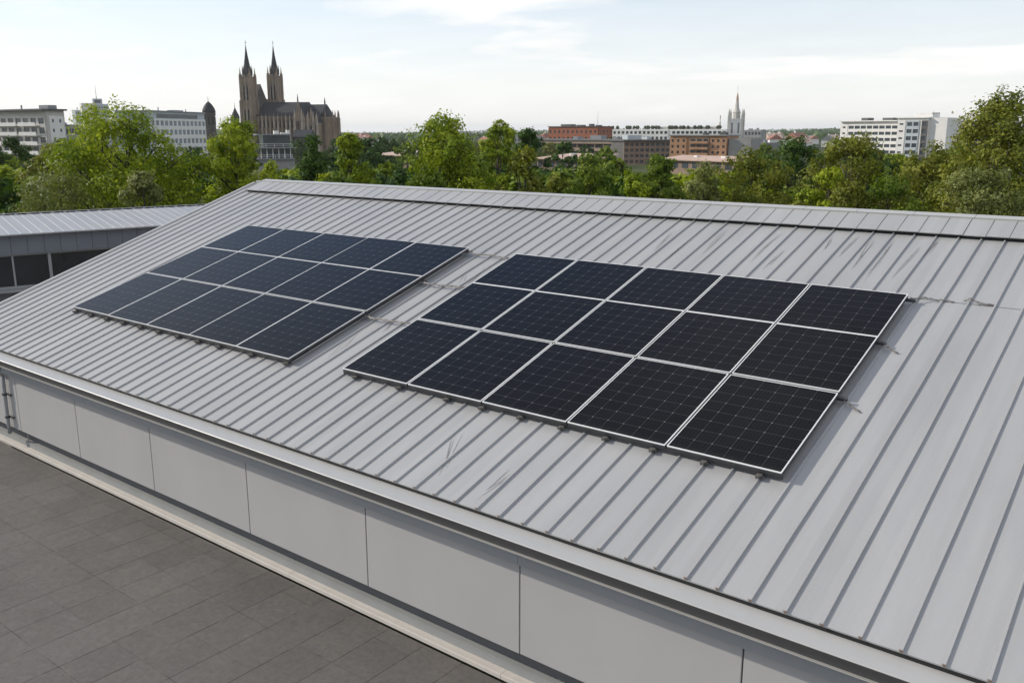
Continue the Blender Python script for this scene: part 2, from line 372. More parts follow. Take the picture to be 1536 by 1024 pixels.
roof = mb.build('roof', [M['roof'], M['rib_end']], bld); roof.rotation_euler = (TH, 0, 0)
def roof_part(name, b, m, smooth=False):
    o = b.build(name, m, roof, smooth); return o
# overlapping sheet joint to the right of the arrays
b = MB()
for i, x in enumerate(SEAMS):
    if x > .55 and x < 9:
        b.box(x+.018, x+.259, 5.403, 5.411, .0005, .004)
roof_part('sheet_lap', b, M['wing_fascia'])
# dirt and scuff streaks: long thin irregular stains lying on the sheets
def streak(b, x0, s0, x1, s1, wd, h=.0022, wob=.02):
    n = 14; L_ = []; R_ = []; ph = rng.uniform(0, 6)
    for i in range(n+1):
        t = i/n; x = x0+(x1-x0)*t + wob*math.sin(3.1*t+ph)*.8 + rng.uniform(-.002, .002); s = s0+(s1-s0)*t
        ww = wd*(math.sin(math.pi*min(max(t, .02), .98))**.7)*(.7+.5*rng.random())
        L_.append((x-ww/2, s, h)); R_.append((x+ww/2, s, h))
    b.add(L_+R_, [(i, n+1+i, n+2+i, i+1) for i in range(n)][::1])
SK = [(-.93,7.15,-.91,6.4),(-.62,7.21,-.62,6.15),(-.38,7.2,-.35,5.61),(-.11,7.16,-.10,5.61),(.24,7.13,.21,5.69),(.42,7.3,.40,6.48),
      (-1.7,7.12,-1.74,5.72),(-1.43,6.56,-1.45,5.63),(-2.58,7.18,-2.51,6.02),(-3.4,7.0,-3.3,5.94),(-2.95,6.9,-2.93,5.7),(-2.91,1.1,-2.6,.15),(-1.9,.72,-1.96,.03),
      (-5.71,5.06,-5.5,3.99),(-5.85,4.7,-5.7,4.2),(-5.9,3.3,-5.72,2.2),(-6.1,2.5,-5.95,1.7)]
for a in SK:
    for k in range(3):
        o_ = rng.uniform(-.035, .035); t0 = rng.uniform(0, .25); t1 = rng.uniform(.6, 1)
        ds = a[3]-a[1]
        b = MB(); streak(b, a[0]+o_, a[1]+ds*t0, a[2]+o_*.4, a[1]+ds*t1, rng.uniform(.004, .009), .0022+.0012*k, .018); roof_part('dirt_streak', b, M['streak'])
# ridge cap: raised plate over a dark gap, jointed, with a lighter edge strip
b = MB(); xs = [XL1+.42] + [fan(x)+.05 for x in SEAMS[::-1] if fan(x) > XL1+.6 and x < 0] 
xs += [x+.05 for x in sorted(SEAMS) if x >= 0] + [XR]
xs = sorted(set(round(x, 4) for x in xs)); xs = [x for i, x in enumerate(xs) if i == 0 or x - xs[i-1] > .1]
for i in range(len(xs)-1):
    a, c = xs[i]+.003, xs[i+1]-.003; e = rng.uniform(-.003, .003)
    b.hexa([(a,7.28,.056+e),(c,7.28,.056+e),(c,7.80,.085),(a,7.80,.085),(a,7.28,.068+e),(c,7.28,.068+e),(c,7.80,.097),(a,7.80,.097)])
    b.hexa([(a-.011,7.284,.055),(a-.003,7.284,.055),(a-.003,7.79,.084),(a-.011,7.79,.084),(a-.010,7.284,.0755),(a-.004,7.284,.0755),(a-.004,7.79,.1035),(a-.010,7.79,.1035)])
roof_part('ridge_cap', b, M['roof'])
b = MB(); x = XL1+.42
while x < XR:
    x2 = min(x + .79, XR)
    b.hexa([(x+.002,7.785,.085),(x2-.004,7.785,.085),(x2-.004,7.93,.070),(x+.002,7.93,.070),(x+.002,7.785,.118),(x2-.004,7.785,.118),(x2-.004,7.93,.105),(x+.002,7.93,.105)])
    x = x2
roof_part('ridge_edge_strip', b, M['gutter'])
b = MB(); b.box(XL1+.44, XR, 7.315, 7.90, .001, .055); roof_part('ridge_vent_shade', b, M['dark'])  # black fill paints the shade under the cap lip
# verge trim on the left gable
b = MB()
def verge(s0, s1, d0, d1, h0, h1):
    f = lambda s: XL0 + (XL1-XL0)*s/SRIDGE
    b.hexa([(f(s0)+d0,s0,h0),(f(s0)+d1,s0,h0),(f(s1)+d1,s1,h0),(f(s1)+d0,s1,h0),(f(s0)+d0,s0,h1),(f(s0)+d1,s0,h1),(f(s1)+d1,s1,h1),(f(s1)+d0,s1,h1)])
verge(-.03, 7.9, -.07, -.001, -.16, .028); verge(-.03, 7.9, .001, .03, .002, .014)
roof_part('verge_trim', b, M['gutter'])
# back slope
b = MB(); yb = 2*SRIDGE*CT; zr = SRIDGE*ST
b.hexa([(XL1,SRIDGE*CT,zr-.02),(XR,SRIDGE*CT,zr-.02),(XR,yb,-.02),(XL1,yb,-.02),(XL1,SRIDGE*CT,zr+.06),(XR,SRIDGE*CT,zr+.06),(XR,yb,.0),(XL1,yb,.0)])
b.build('back_roof_slope', M['roof'], bld)
# black box painting the shade gap under the sheet edge, gutter, fascia
b = MB(); b.box(XL0, XR, .0, .20, -.30, -.0175); b.build('eaves_shade', M['dark'], bld)
b = MB()
b.extrude([(-.001,-.052),(-.245,-.056),(-.252,-.062),(-.248,-.068),(-.001,-.066)][::-1], XL0-.1, XR)
gt = b.build('gutter', M['gutter'], bld)
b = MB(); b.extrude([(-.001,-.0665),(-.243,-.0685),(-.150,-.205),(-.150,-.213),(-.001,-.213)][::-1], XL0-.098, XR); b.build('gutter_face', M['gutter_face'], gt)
b = MB(); b.extrude([(-.1505,-.2125),(-.1505,-.2095),(-.190,-.204),(-.191,-.2065)][::-1], XL0-.1, XR); b.build('drip_edge', M['gutter'], gt)
b = MB()
for x0, x1 in ((XL0-.08,-9.5),(-9.5,-5.4),(-5.4,-1.33),(-1.33,2.75),(2.75,6.9),(6.9,XR)):
    b.box(x0+.002, x1-.002, -.05, -.0005, -.398, -.2145)
b.build('fascia', M['fascia'], bld)
# wall: backing, cladding panels with open joints, dark strip painting the shade above the plinth, ledge
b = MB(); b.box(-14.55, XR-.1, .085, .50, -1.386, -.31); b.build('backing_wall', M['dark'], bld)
JX = [-14.56,-12.03,-9.99,-7.87,-5.655,-3.50,-1.373,.864,3.06,5.26,7.46,9.66,11.9]
for i in range(len(JX)-1):
    b = MB(); b.box(JX[i]+.007, JX[i+1]-.007, .04, .082, -1.385+rng.uniform(-.002,.002), -.3)
    b.build('wall_panel', M['panel_clad'], bld, bevel=.004)
b = MB(); b.box(-14.5, XR-.1, .12, .5, -1.72, -1.600); b.build('plinth', M['plinth'], bld)
b = MB(); b.box(-14.5, XR-.1, .20, .5, -1.72, -1.3865); b.build('plinth_shade_strip', M['recess_shade'], bld)
b = MB()
x = -14.6
for x2 in (-11.55, -8.2, -4.9, -1.6, 1.7, 5.0, 8.3, XR-.1):
    b.extrude([(.1185,-1.744),(.1185,-1.688),(.034,-1.694),(.028,-1.700),(.025,-1.744)], x+.002, x2-.002); x = x2
b.build('base_ledge', M['ledge'], bld)
b = MB(); b.box(-14.5, XR-.12, .51, yb-.3, GZ, -.32)
b.add([(-14.5,.51,-.32),(-14.5,yb-.3,-.32),(-14.5,SRIDGE*CT,zr-.15),(XR-.12,.51,-.32),(XR-.12,yb-.3,-.32),(XR-.12,SRIDGE*CT,zr-.15)], [(0,2,1),(3,4,5),(0,3,5,2),(1,2,5,4)])
b.build('inner_wall', M['panel_clad'], bld)

# rainwater pipe
pip = thing('downpipe', 'thin grey rainwater pipe with two brackets at the left end of the clad wall', 'downpipe', (-12.36, -.02, -1.72))
b = MB(); b.tube([(.02,.0,1.28),(.02,.0,1.05),(.01,.0,.8),(0,.0,.4),(0,.005,.24)], .030, 10); b.build('pipe', M['pipe'], pip, True)
b = MB(); b.tube([(.02,-.07,1.43),(.02,-.04,1.38),(.02,.0,1.27)], [.05,.05,.036], 10); b.build('outlet_elbow', M['gutter'], pip, True)
for z in (.92, .52):
    b = MB(); b.tube([(.01,0,z),(.01,0,z+.035)], .043, 10); b.box(.03,.16,.02,.052,z+.005,z+.028); b.build('bracket', M['rail'], pip)
b = MB(); b.tube([(.0,.0,.30),(.005,-.005,.10),(-.01,-.03,.02),(-.06,-.085,.008)], .011, 6); ck = b.build('cable', M['pipe'])
ck.location = (-12.04, .14, -1.712); tag(ck, 'short grey cable hanging below the wall panel and over the pale ledge', 'cable')

# ------------------------------------------------------------------ solar arrays
HT = .12
ROWS = {'left': [1.387,2.895,4.149,5.312], 'right': [1.455,2.934,4.163,5.279]}
AX = {'left': (-12.352, 6.018), 'right': (-5.315, 5.90)}
ordn = ['leftmost', 'second leftmost', 'middle', 'second rightmost', 'rightmost']
rown = ['front row by the gutter', 'middle row', 'back row by the ridge']
def panel_mesh(W, D, nv):
    fw, th = (.0062 if W > 1.19 else .0085), .047
    fr = MB()
    for x0, x1, y0, y1 in ((0,W,0,fw),(0,W,D-fw,D),(0,fw,fw,D-fw),(W-fw,W,fw,D-fw)):
        fr.box(x0,x1,y0,y1,-.012,0,0)
    e = .0008
    for x0, x1, y0, y1 in ((e,W-e,e,fw),(e,W-e,D-fw,D-e),(e,fw,fw,D-fw),(W-fw,W-e,fw,D-fw)):
        fr.box(x0,x1,y0,y1,-th,-.0121,1)
    gl = MB(); gl.box(fw,W-fw,fw,D-fw,-.010,-.0025)
    return fr, gl
protos = {}
for arr in ('left', 'right'):
    X0, WT = AX[arr]; rows = ROWS[arr]; pw = WT/5; gx = .007 if arr == 'left' else .024
    for j in range(3):
        s0, s1 = rows[j], rows[j+1]; gy = .03 if j == 0 else .012
        D = s1 - s0 - gy; W = pw - gx; nv = 8 if j == 0 else 7
        proto = None
        for i in range(5):
            lab = '%s solar panel in the %s of the %s array' % (ordn[i], rown[j], 'far left' if arr == 'left' else 'nearer right')
            loc = rp(X0 + pw*i + gx/2, s0 + (0 if j == 0 else .0), HT + rng.uniform(-.002, .002))
            if proto is None:
                t = thing('solar_panel', lab, 'solar panel', tuple(loc), 0, 'solar panels on the metal roof')
                t.rotation_euler = (TH, 0, 0)
                fr, gl = panel_mesh(W, D, nv)
                fr.build('frame', [M['frame'], M['frame_side']], t)
                g = gl.build('glass', M['cells'], t); uv = g.data.uv_layers.new(name='cells')
                for p in g.data.polygons:
                    for li, vi in zip(p.loop_indices, p.vertices):
                        c = g.data.vertices[vi].co; uv.data[li].uv = (c.x/W*6.12-.06, c.y/D*(nv+.12)-.06)
                proto = t
            else:
                t = copy_tree(proto); t.location = tuple(loc); t['label'] = lab
            t.rotation_euler = (TH + rng.uniform(-.0015, .0015), rng.uniform(-.0015, .0015), 0)
    # rails with feet clamped on the seams
    for j, s in enumerate((rows[0]+.032, rows[1]-.03, rows[2]-.03, rows[3]-.04)):
        where = ['under the front edge', 'below the front and middle row joint', 'below the middle and back row joint', 'under the back edge'][j]
        t = thing('mounting_rail', 'mounting rail %s of the %s solar array' % (where, 'left' if arr == 'left' else 'right'), 'rail', tuple(rp(X0-.02, s, 0)), 0, 'mounting rails under the solar arrays')
        t.rotation_euler = (TH, 0, 0)
        b = MB(); b.box(0 if j == 0 else -.03, WT + (.0 if j == 0 else .10), -.018, .018, .040 if j else .026, .072); b.build('rail_bar', M['rail'], t)
        last = -9
        for x in sorted(SEAMS):
            xs_ = x + (fan(x)-x)*s/7.6; lx = xs_ - (X0-.02)
            if lx < .02 or lx > WT+.12 or lx-last < .54: continue
            last = lx; b = MB(); dy = -.055 if j == 0 else -.02
            b.box(lx-.028, lx+.028, dy-.012, .03, .012, .0475); b.box(lx-.02, lx+.02, dy-.03, dy-.0125, .0355, .062)
            b.tube([(lx+.03,dy+.01,.03),(lx+.045,dy+.01,.03)], .012, 6)
            b.build('seam_clamp', M['clamp'] if j == 0 else M['rail'], t)
        b = MB()
        for i in range(1, 5):
            xx = WT/5*i+.02; b.box(xx-.004, xx+.004, -.02, .02, .0725, .1165)
        b.build('mid_clamp', M['rail'], t)

# cables lying on the roof between and beside the arrays
def cable_run(label, pts, n, spread, r0, seed):
    rr = np.random.default_rng(seed); b = MB()
    for k in range(n):
        P = []
        for i in range(len(pts)-1):
            for q in range(5):
                t = q/5; p = np.array(pts[i])*(1-t)+np.array(pts[i+1])*t
                P.append(rp(p[0]+rr.uniform(-1,1)*spread*.4, p[1]+rr.uniform(-1,1)*spread, p[2]+rr.uniform(0, .018)))
        P.append(rp(*pts[-1])); b.tube(P, r0*rr.uniform(.7,1.2), 5)
    o = b.build('cable_bundle', M['cable'], None, True); tag(o, label, 'cable', 'cables lying on the roof'); return o
cable_run('grey cable bundle crossing the gap at the back row by the ridge', [(-6.4,5.24,.05),(-6.1,5.22,.045),(-5.8,5.25,.042),(-5.5,5.20,.042),(-5.25,5.24,.05)], 4, .022, .008, 1)
cable_run('grey cable bundle crossing the gap between the arrays at the middle row', [(-6.4,4.08,.05),(-6.15,4.05,.045),(-5.85,4.06,.042),(-5.55,4.08,.042),(-5.28,4.10,.05)], 4, .022, .009, 2)
cable_run('grey cable bundle crossing the gap between the arrays near the front row', [(-6.4,2.86,.05),(-6.15,2.83,.045),(-5.8,2.84,.042),(-5.5,2.86,.042),(-5.28,2.9,.05)], 4, .020, .009, 3)
cable_run('thin loose wires beside the back right corner of the right array', [(.6,5.26,.06),(.74,5.34,.04),(.9,5.40,.012),(1.05,5.405,.008)], 2, .02, .006, 4)
cable_run('thin wire end looped over a seam right of the right array', [(1.14,5.44,.012),(1.2,5.45,.042),(1.32,5.43,.012),(1.46,5.42,.008),(1.3,5.40,.008)], 2, .012, .006, 5)
cable_run('short wire end hanging off the rail right of the middle row', [(.66,4.10,.045),(.72,4.08,.030),(.78,4.05,.008),(.82,4.04,.006)], 2, .008, .005, 6)
cable_run('short wire end hanging off the rail right of the front row', [(.64,2.87,.045),(.70,2.86,.030),(.76,2.83,.008),(.83,2.80,.006)], 2, .008, .005, 7)

# ------------------------------------------------------------------ terrace
b = MB(); b.box(-24, 14, -26, .004, -2.1, -1.755); o = b.build('terrace', M['paving']); tag(o, kind='structure')

# ------------------------------------------------------------------ left wing
ANG = R(12.9); P0 = at(0, 352, 23.0 * 0.93)
wg = thing('low_side_wing', 'low grey wing with pale ribbed roof and dark strip windows behind the left gable', 'building', (P0[0], P0[1], GZ), R(90) - ANG)
# local frame: x runs along the wing away from the camera, y to the left (-X side), z up from ground
zf = P0[2] - GZ
d0 = at(0, 385, 21.4)[2]-GZ
b = MB(); LX0, LX1 = -22, 11.5
b.box(LX0, LX1, .25, 8, 0, zf-1.35); b.build('lower_wall', M['wing_fascia'], wg)
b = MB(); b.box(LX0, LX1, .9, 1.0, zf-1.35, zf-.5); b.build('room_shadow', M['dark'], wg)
b = MB()
x = LX0
while x < LX1:
    b.box(x+.004, x+.366, .02, .25, zf-.50, zf-.03); x += .37
b.box(LX0, LX1, .05, .9, zf-.49, zf-.035)
b.build('fascia', M['wing_fascia'], wg)
b = MB(); b.box(LX0, LX1, -.02, .30, zf-1.42, zf-1.351); b.build('sill', M['wing_frame'], wg)
x = -2.2; k = 0
x = LX0
while x < LX1 - .5:
    wd = 2.3
    f = MB(); f.box(x, x+.07, .10, .22, zf-1.35, zf-.50); f.box(x+.07, x+wd, .12, .20, zf-1.35, zf-1.29); f.box(x+.07, x+wd, .12, .20, zf-.55, zf-.50); f.box(x+1.5, x+1.54, .13, .19, zf-1.289, zf-.551)
    fo = f.build('window', M['wing_frame'], wg)
    g = MB(); g.box(x+.071, x+1.499, .15, .16, zf-1.288, zf-.552); g.box(x+1.541, x+wd-.001, .15, .16, zf-1.288, zf-.552); g.build('pane', M['glass'], fo)
    x += wd
b = MB(); dep, rise = 2.4, .27
b.hexa([(LX0,-.16,zf-.03),(LX1,-.16,zf-.03),(LX1,dep,zf+rise-.03),(LX0,dep,zf+rise-.03),(LX0,-.16,zf),(LX1,-.16,zf),(LX1,dep,zf+rise),(LX0,dep,zf+rise)])
x = LX0+.1
while x < LX1:
    b.hexa([(x,-.17,zf-.003),(x+.04,-.17,zf-.003),(x+.04,dep,zf+rise-.003),(x,dep,zf+rise-.003),(x+.012,-.17,zf+.007),(x+.028,-.17,zf+.007),(x+.028,dep,zf+rise+.007),(x+.012,dep,zf+rise+.007)]); x += .24
b.build('roof', M['roof'], wg)
b = MB()
b.box(LX0, LX1, dep+.001, dep+.12, zf+rise-.1, zf+rise+.03); b.box(LX0, LX1, dep+.121, 8, zf-1.5, zf-1.0)
b.build('ridge_trim', M['fascia'], wg)
b = MB(); x = LX0
while x < LX1:
    b.box(x+.04, x+.26, dep-.02, dep-.001, zf+rise-.01, zf+rise+.029); x += .30
b.build('ridge_closure', M['dark'], wg)

# ------------------------------------------------------------------ ground out to the horizon
def hill(r, a):
    h = 0
    if r > 1500:
        k = min((r-1500)/2600, 1.0)
        h = k*(17 + 9*math.sin(a*7+1) + 6*math.sin(a*17+2.2) + 4*math.sin(a*41+r*.002) + 5*math.sin(r*.0016+a*9))
    return GZ + h
na, radii = 240, [0, 20, 40, 70, 110, 170, 260, 400, 600, 900, 1300, 1700, 2100, 2500, 2900, 3300, 3700, 4200, 4800, 5500, 6500, 8000]
vs = [(0,0,GZ)]; fs = []
for r_ in radii[1:]:
    for k in range(na):
        a = 2*math.pi*k/na; vs.append((r_*math.cos(a), r_*math.sin(a), hill(r_, a)))
for k in range(na): fs.append((0, 1+k, 1+(k+1) % na))
for i in range(len(radii)-2):
    for k in range(na):
        a, b2 = 1+i*na+k, 1+i*na+(k+1) % na; fs.append((a, a+na, b2+na, b2))
b = MB(); b.add(vs, fs)
def ground_material():
    m = bpy.data.materials.new('ground_cover'); m.use_nodes = True; t = m.node_tree; bs = t.nodes['Principled BSDF']; bs.inputs['Roughness'].default_value = .95; bs.inputs['Specular IOR Level'].default_value = .1
    N = t.nodes.new; L = t.links.new; tcn = N('ShaderNodeTexCoord')
    n = N('ShaderNodeTexNoise'); n.inputs['Scale'].default_value = .012; n.inputs['Detail'].default_value = 9; n.inputs['Roughness'].default_value = .68; L(tcn.outputs['Object'], n.inputs[0])
    cr_ = N('ShaderNodeValToRGB'); e = cr_.color_ramp.elements; e[0].position = .40; e[0].color = (.022, .035, .014, 1); e[1].position = .68; e[1].color = (.13, .115, .07, 1)
    x = e.new(.54); x.color = (.05, .068, .022, 1); L(n.outputs[0], cr_.inputs[0]); L(cr_.outputs[0], bs.inputs['Base Color']); return m
g = b.build('ground', ground_material(), None, True); tag(g, kind='structure')

# ------------------------------------------------------------------ buildings of the town
def place(name, label, cat, uL, DL, uR, DR):
    a = at(uL, 197, DL); c = at(uR, 197, DR); d = c - a; Lw = math.hypot(d[0], d[1])
    t = thing(name, label, cat, (a[0], a[1], GZ), math.atan2(d[1], d[0])); return t, Lw
def zat(u, v, D): return at(u, v, D)[2] - GZ
def facade(t, x0, x1, y, z0, z1, nx, nz, wall, wfrac=.62, hfrac=.55, depth=.3, face='y', lintel=None, pane='far_glass', skip=None, name='window'):
    """piers and bands standing proud of the core wall at y, with one pane per opening; face 'y' looks to -y, 'x' to +x"""
    def bx(b, a0, a1, d0, d1, c0, c1):
        if face == 'y': b.box(a0, a1, y-d1, y-d0, c0, c1)
        else: b.box(y+d0, y+d1, a0, a1, c0, c1)
    rel = MB(); cw, ch = (x1-x0)/nx, (z1-z0)/nz
    for k in range(nz+1):
        lo = z0 if k == 0 else z0+k*ch-ch*(1-hfrac)/2; hi = z1 if k == nz else z0+k*ch+ch*(1-hfrac)/2
        bx(rel, x0, x1, 0, depth, lo, hi)
    for k in range(nz):
        lo, hi = z0+k*ch+ch*(1-hfrac)/2+(0 if k else 0), z0+(k+1)*ch-ch*(1-hfrac)/2
        for i in range(nx+1):
            a0 = x0 if i == 0 else x0+i*cw-cw*(1-wfrac)/2; a1 = x1 if i == nx else x0+i*cw+cw*(1-wfrac)/2
            bx(rel, a0, a1, 0, depth-.004, lo, hi)
    rel.build('facade', wall, t)
    for k in range(nz):
        for i in range(nx):
            if skip and skip(i, k): continue
            lo, hi = z0+k*ch+ch*(1-hfrac)/2, z0+(k+1)*ch-ch*(1-hfrac)/2
            b = MB(); bx(b, x0+i*cw+cw*(1-wfrac)/2, x0+(i+1)*cw-cw*(1-wfrac)/2, .01, .08, lo, hi); b.build(name, M[pane], t)
def core(t, x0, x1, y0, y1, z1, m, name='wall', z0=0):
    b = MB(); b.box(x0, x1, y0, y1, z0, z1); return b.build(name, m, t)
def rooftop(t, m, name, boxes):
    for q in boxes:
        b = MB(); b.box(*q); b.build(name, m, t)
def railing(t, x0, x1, y0, y1, z, m):
    b = MB()
    for zz_ in (z+.5, z+1.0): b.box(x0, x1, y0, y0+.08, zz_, zz_+.08)
    x = x0
    while x < x1: b.box(x, x+.08, y0, y0+.08, z, z+1.0); x += 2.5
    b.build('roof_railing', m, t)

# far left apartment block with balconies
t, W = place('apartment_block', 'cream apartment block with rows of balconies at the left edge of the skyline', 'building', -40, 264, 72, 246)
H = zat(40, 166, 255); core(t, 0, W, 0, 5.2, H-.2, M['cream_wall'])
facade(t, .2, W-.5, 0, 0, H-1.6, 10, 6, M['cream_wall'], .7, .6, .25)
for k in range(1, 6):
    for (x0, x1) in ((1, W*.34), (W*.37, W*.66), (W*.69, W-3.2)):
        z = k*(H-1.6)/6+.1; b = MB(); b.box(x0, x1, -1.5, -.26, z-.25, z); b.box(x0, x1, -1.5, -1.4, z+.001, z+.75); bo = b.build('balcony', M['white_wall'], t)
b = MB(); b.box(-1, W+.8, -1.6, 5.7, H-.2, H+.25); b.build('roof', M['conc_dark'], t)
facade(t, .6, 4.8, W, 0, H-1.6, 2, 6, M['white_wall'], .25, .35, .2, face='x')
rooftop(t, M['steel'], 'roof_unit', [(W*.2, W*.2+.5, 3, 3.5, H+.25, H+1.6), (W*.55, W*.55+.3, 3, 3.3, H+.25, H+1.5), (W-6, W-2, 2, 4.6, H+.25, H+1.3)])
# small grey blocks to the right of it
t, W = place('office_block', 'small grey flat roofed block just right of the cream apartment block', 'building', 98, 330, 119, 340)
H = zat(105, 187, 335); core(t, 0, W, 0, 12, H, M['conc_dark']); facade(t, 0, W, 0, 2, H-.6, 5, 3, M['concrete'], .8, .5, .2); rooftop(t, M['steel'], 'roof_unit', [(1, 3, 2, 5, H, H+1.2), (4.2, 5.4, 2, 5, H, H+.7)])
# glass towers
t, W = place('office_tower', 'pale blue glass office tower with a thin roof mast rising behind the trees', 'tower', 127, 760, 166, 770)
H = zat(150, 156, 765); core(t, W*.42, W, 0, 16, H, M['blue_wall']); facade(t, W*.42, W, 0, 2, H-1, 6, 9, M['blue_wall'], .55, .4, .25)
H2 = zat(130, 155, 765); b = MB(); b.hexa([(1.5,1,0),(W*.419,1,0),(W*.419,14,0),(1.5,14,0),(-.6,-.6,H2),(W*.419,-.6,H2),(W*.419,14,H2),(-.6,14,H2)]); b.build('leaning_wing', M['white_wall'], t)
b = MB()
for k in range(1, 9): b.box(-.2, W*.415, -1.0+.0, -.61+.15, H2*k/9.5, H2*k/9.5+1.0)
b.build('floor_band', M['blue_wall'], t)
H3 = zat(150, 148, 765); core(t, W*.44, W*.80, 2, 10, H3, M['blue_wall'], 'plant_room', H)
b = MB(); b.box(W*.5, W*.74, 1.8, 1.99, H+.8, H3-1); b.build('louvre', M['far_glass'], t)
b = MB(); b.tube([(W*.6, 5, H3), (W*.6, 5, H3+2), (W*.6, 5, H3+11)], [.5, .25, .1], 6); b.build('mast', M['steel'], t)
t, W = place('office_tower', 'small hazy blue grey tower left of the glass office tower', 'tower', 116, 900, 128, 905)
H = zat(122, 165, 900); core(t, 0, W, 0, 10, H, M['blue_wall']); facade(t, 0, W, 0, 1, H-1, 4, 8, M['blue_wall'], .7, .5, .2)
# white slab left of the turret
t, W = place('apartment_block', 'long white apartment block with a square window grid between tree and turret', 'building', 226, 290, 308, 322)
H = zat(300, 170, 320); core(t, 0, W, 0, 12, H, M['blue_wall']); facade(t, 0, W, 0, 1, H-2.2, 13, 5, M['white_wall'], .7, .55, .3, pane='hazed_glass')
b = MB(); b.box(W*.12, W*.86, -.1, -.02, H-2.0, H-.7); b.build('window_band', M['far_glass'], t)
b = MB(); b.box(-.4, W+.4, -.5, 12.4, H, H+.3); b.build('roof', M['steel'], t)
rooftop(t, M['steel'], 'roof_unit', [(W*.3, W*.31, 3, 3.2, H+.3, H+1.5), (W*.6, W*.75, 3, 6, H+.3, H+.8), (W*.8, W*.81, 3, 3.2, H+.3, H+1.2)])
# turrets
def turret(label, u, yt, ys, D, r, dome):
    p = at(u, 197, D); t = thing('turret', label, 'tower', (p[0], p[1], GZ))
    hs = zat(u, ys, D); ht = zat(u, yt, D)
    if dome:
        b = MB(); b.lathe([(r*.97, 0), (r*.95, hs-1.2), (r*1.06, hs-1.1), (r*1.06, hs-.5), (r*1.0, hs-.45), (r*1.0, hs)], 20); b.build('wall', M['stone_dark'], t, False)
        for k in range(9):
            a = 2*math.pi*k/9; b = MB(); x, y = r*.985*math.cos(a), r*.985*math.sin(a)
            b.box(-.28, .28, -.05, .05, hs-5.2, hs-1.9); o = b.build('window', M['dark'], t); o.location = (x, y, 0); o.rotation_euler = (0, 0, a+R(90))
    else:
        b = MB(); b.lathe([(r, 0), (r, hs)], 16); b.build('wall', M['stone_dark'], t)
    h = ht-hs; b = MB(); prof = [(1.07, -.02), (1.05, .12), (.98, .28), (.84, .46), (.62, .66), (.34, .84), (.1, .96), (.03, 1.0)] if dome else [(1.15, 0), (1.1, .1), (.95, .3), (.6, .55), (.3, .78), (.05, 1)]
    b.lathe([(r*a, hs+h*c) for a, c in prof], 20); b.build('roof', M['slate'], t, True)
    b = MB(); b.tube([(0,0,ht), (0,0,ht+2.2)], [.14, .04], 5); b.build('finial', M['slate'], t)
turret('round dark stone turret with a pointed dome standing alone left of the cathedral', 315.5, 152, 169, 400, 2.65, True)
turret('small dark conical turret roof peeping above the trees beside the cathedral tower', 354.5, 161, 178, 430, 1.75, False)

# ------------------------------------------------------------------ cathedral
p = at(375.5, 197, 450); KM = 450/FPX
ct = thing('cathedral', 'dark gothic cathedral with twin spired towers and a steep slate nave roof', 'cathedral', (p[0], p[1], GZ), YAW*-1 + R(-14))
vp = -YAW
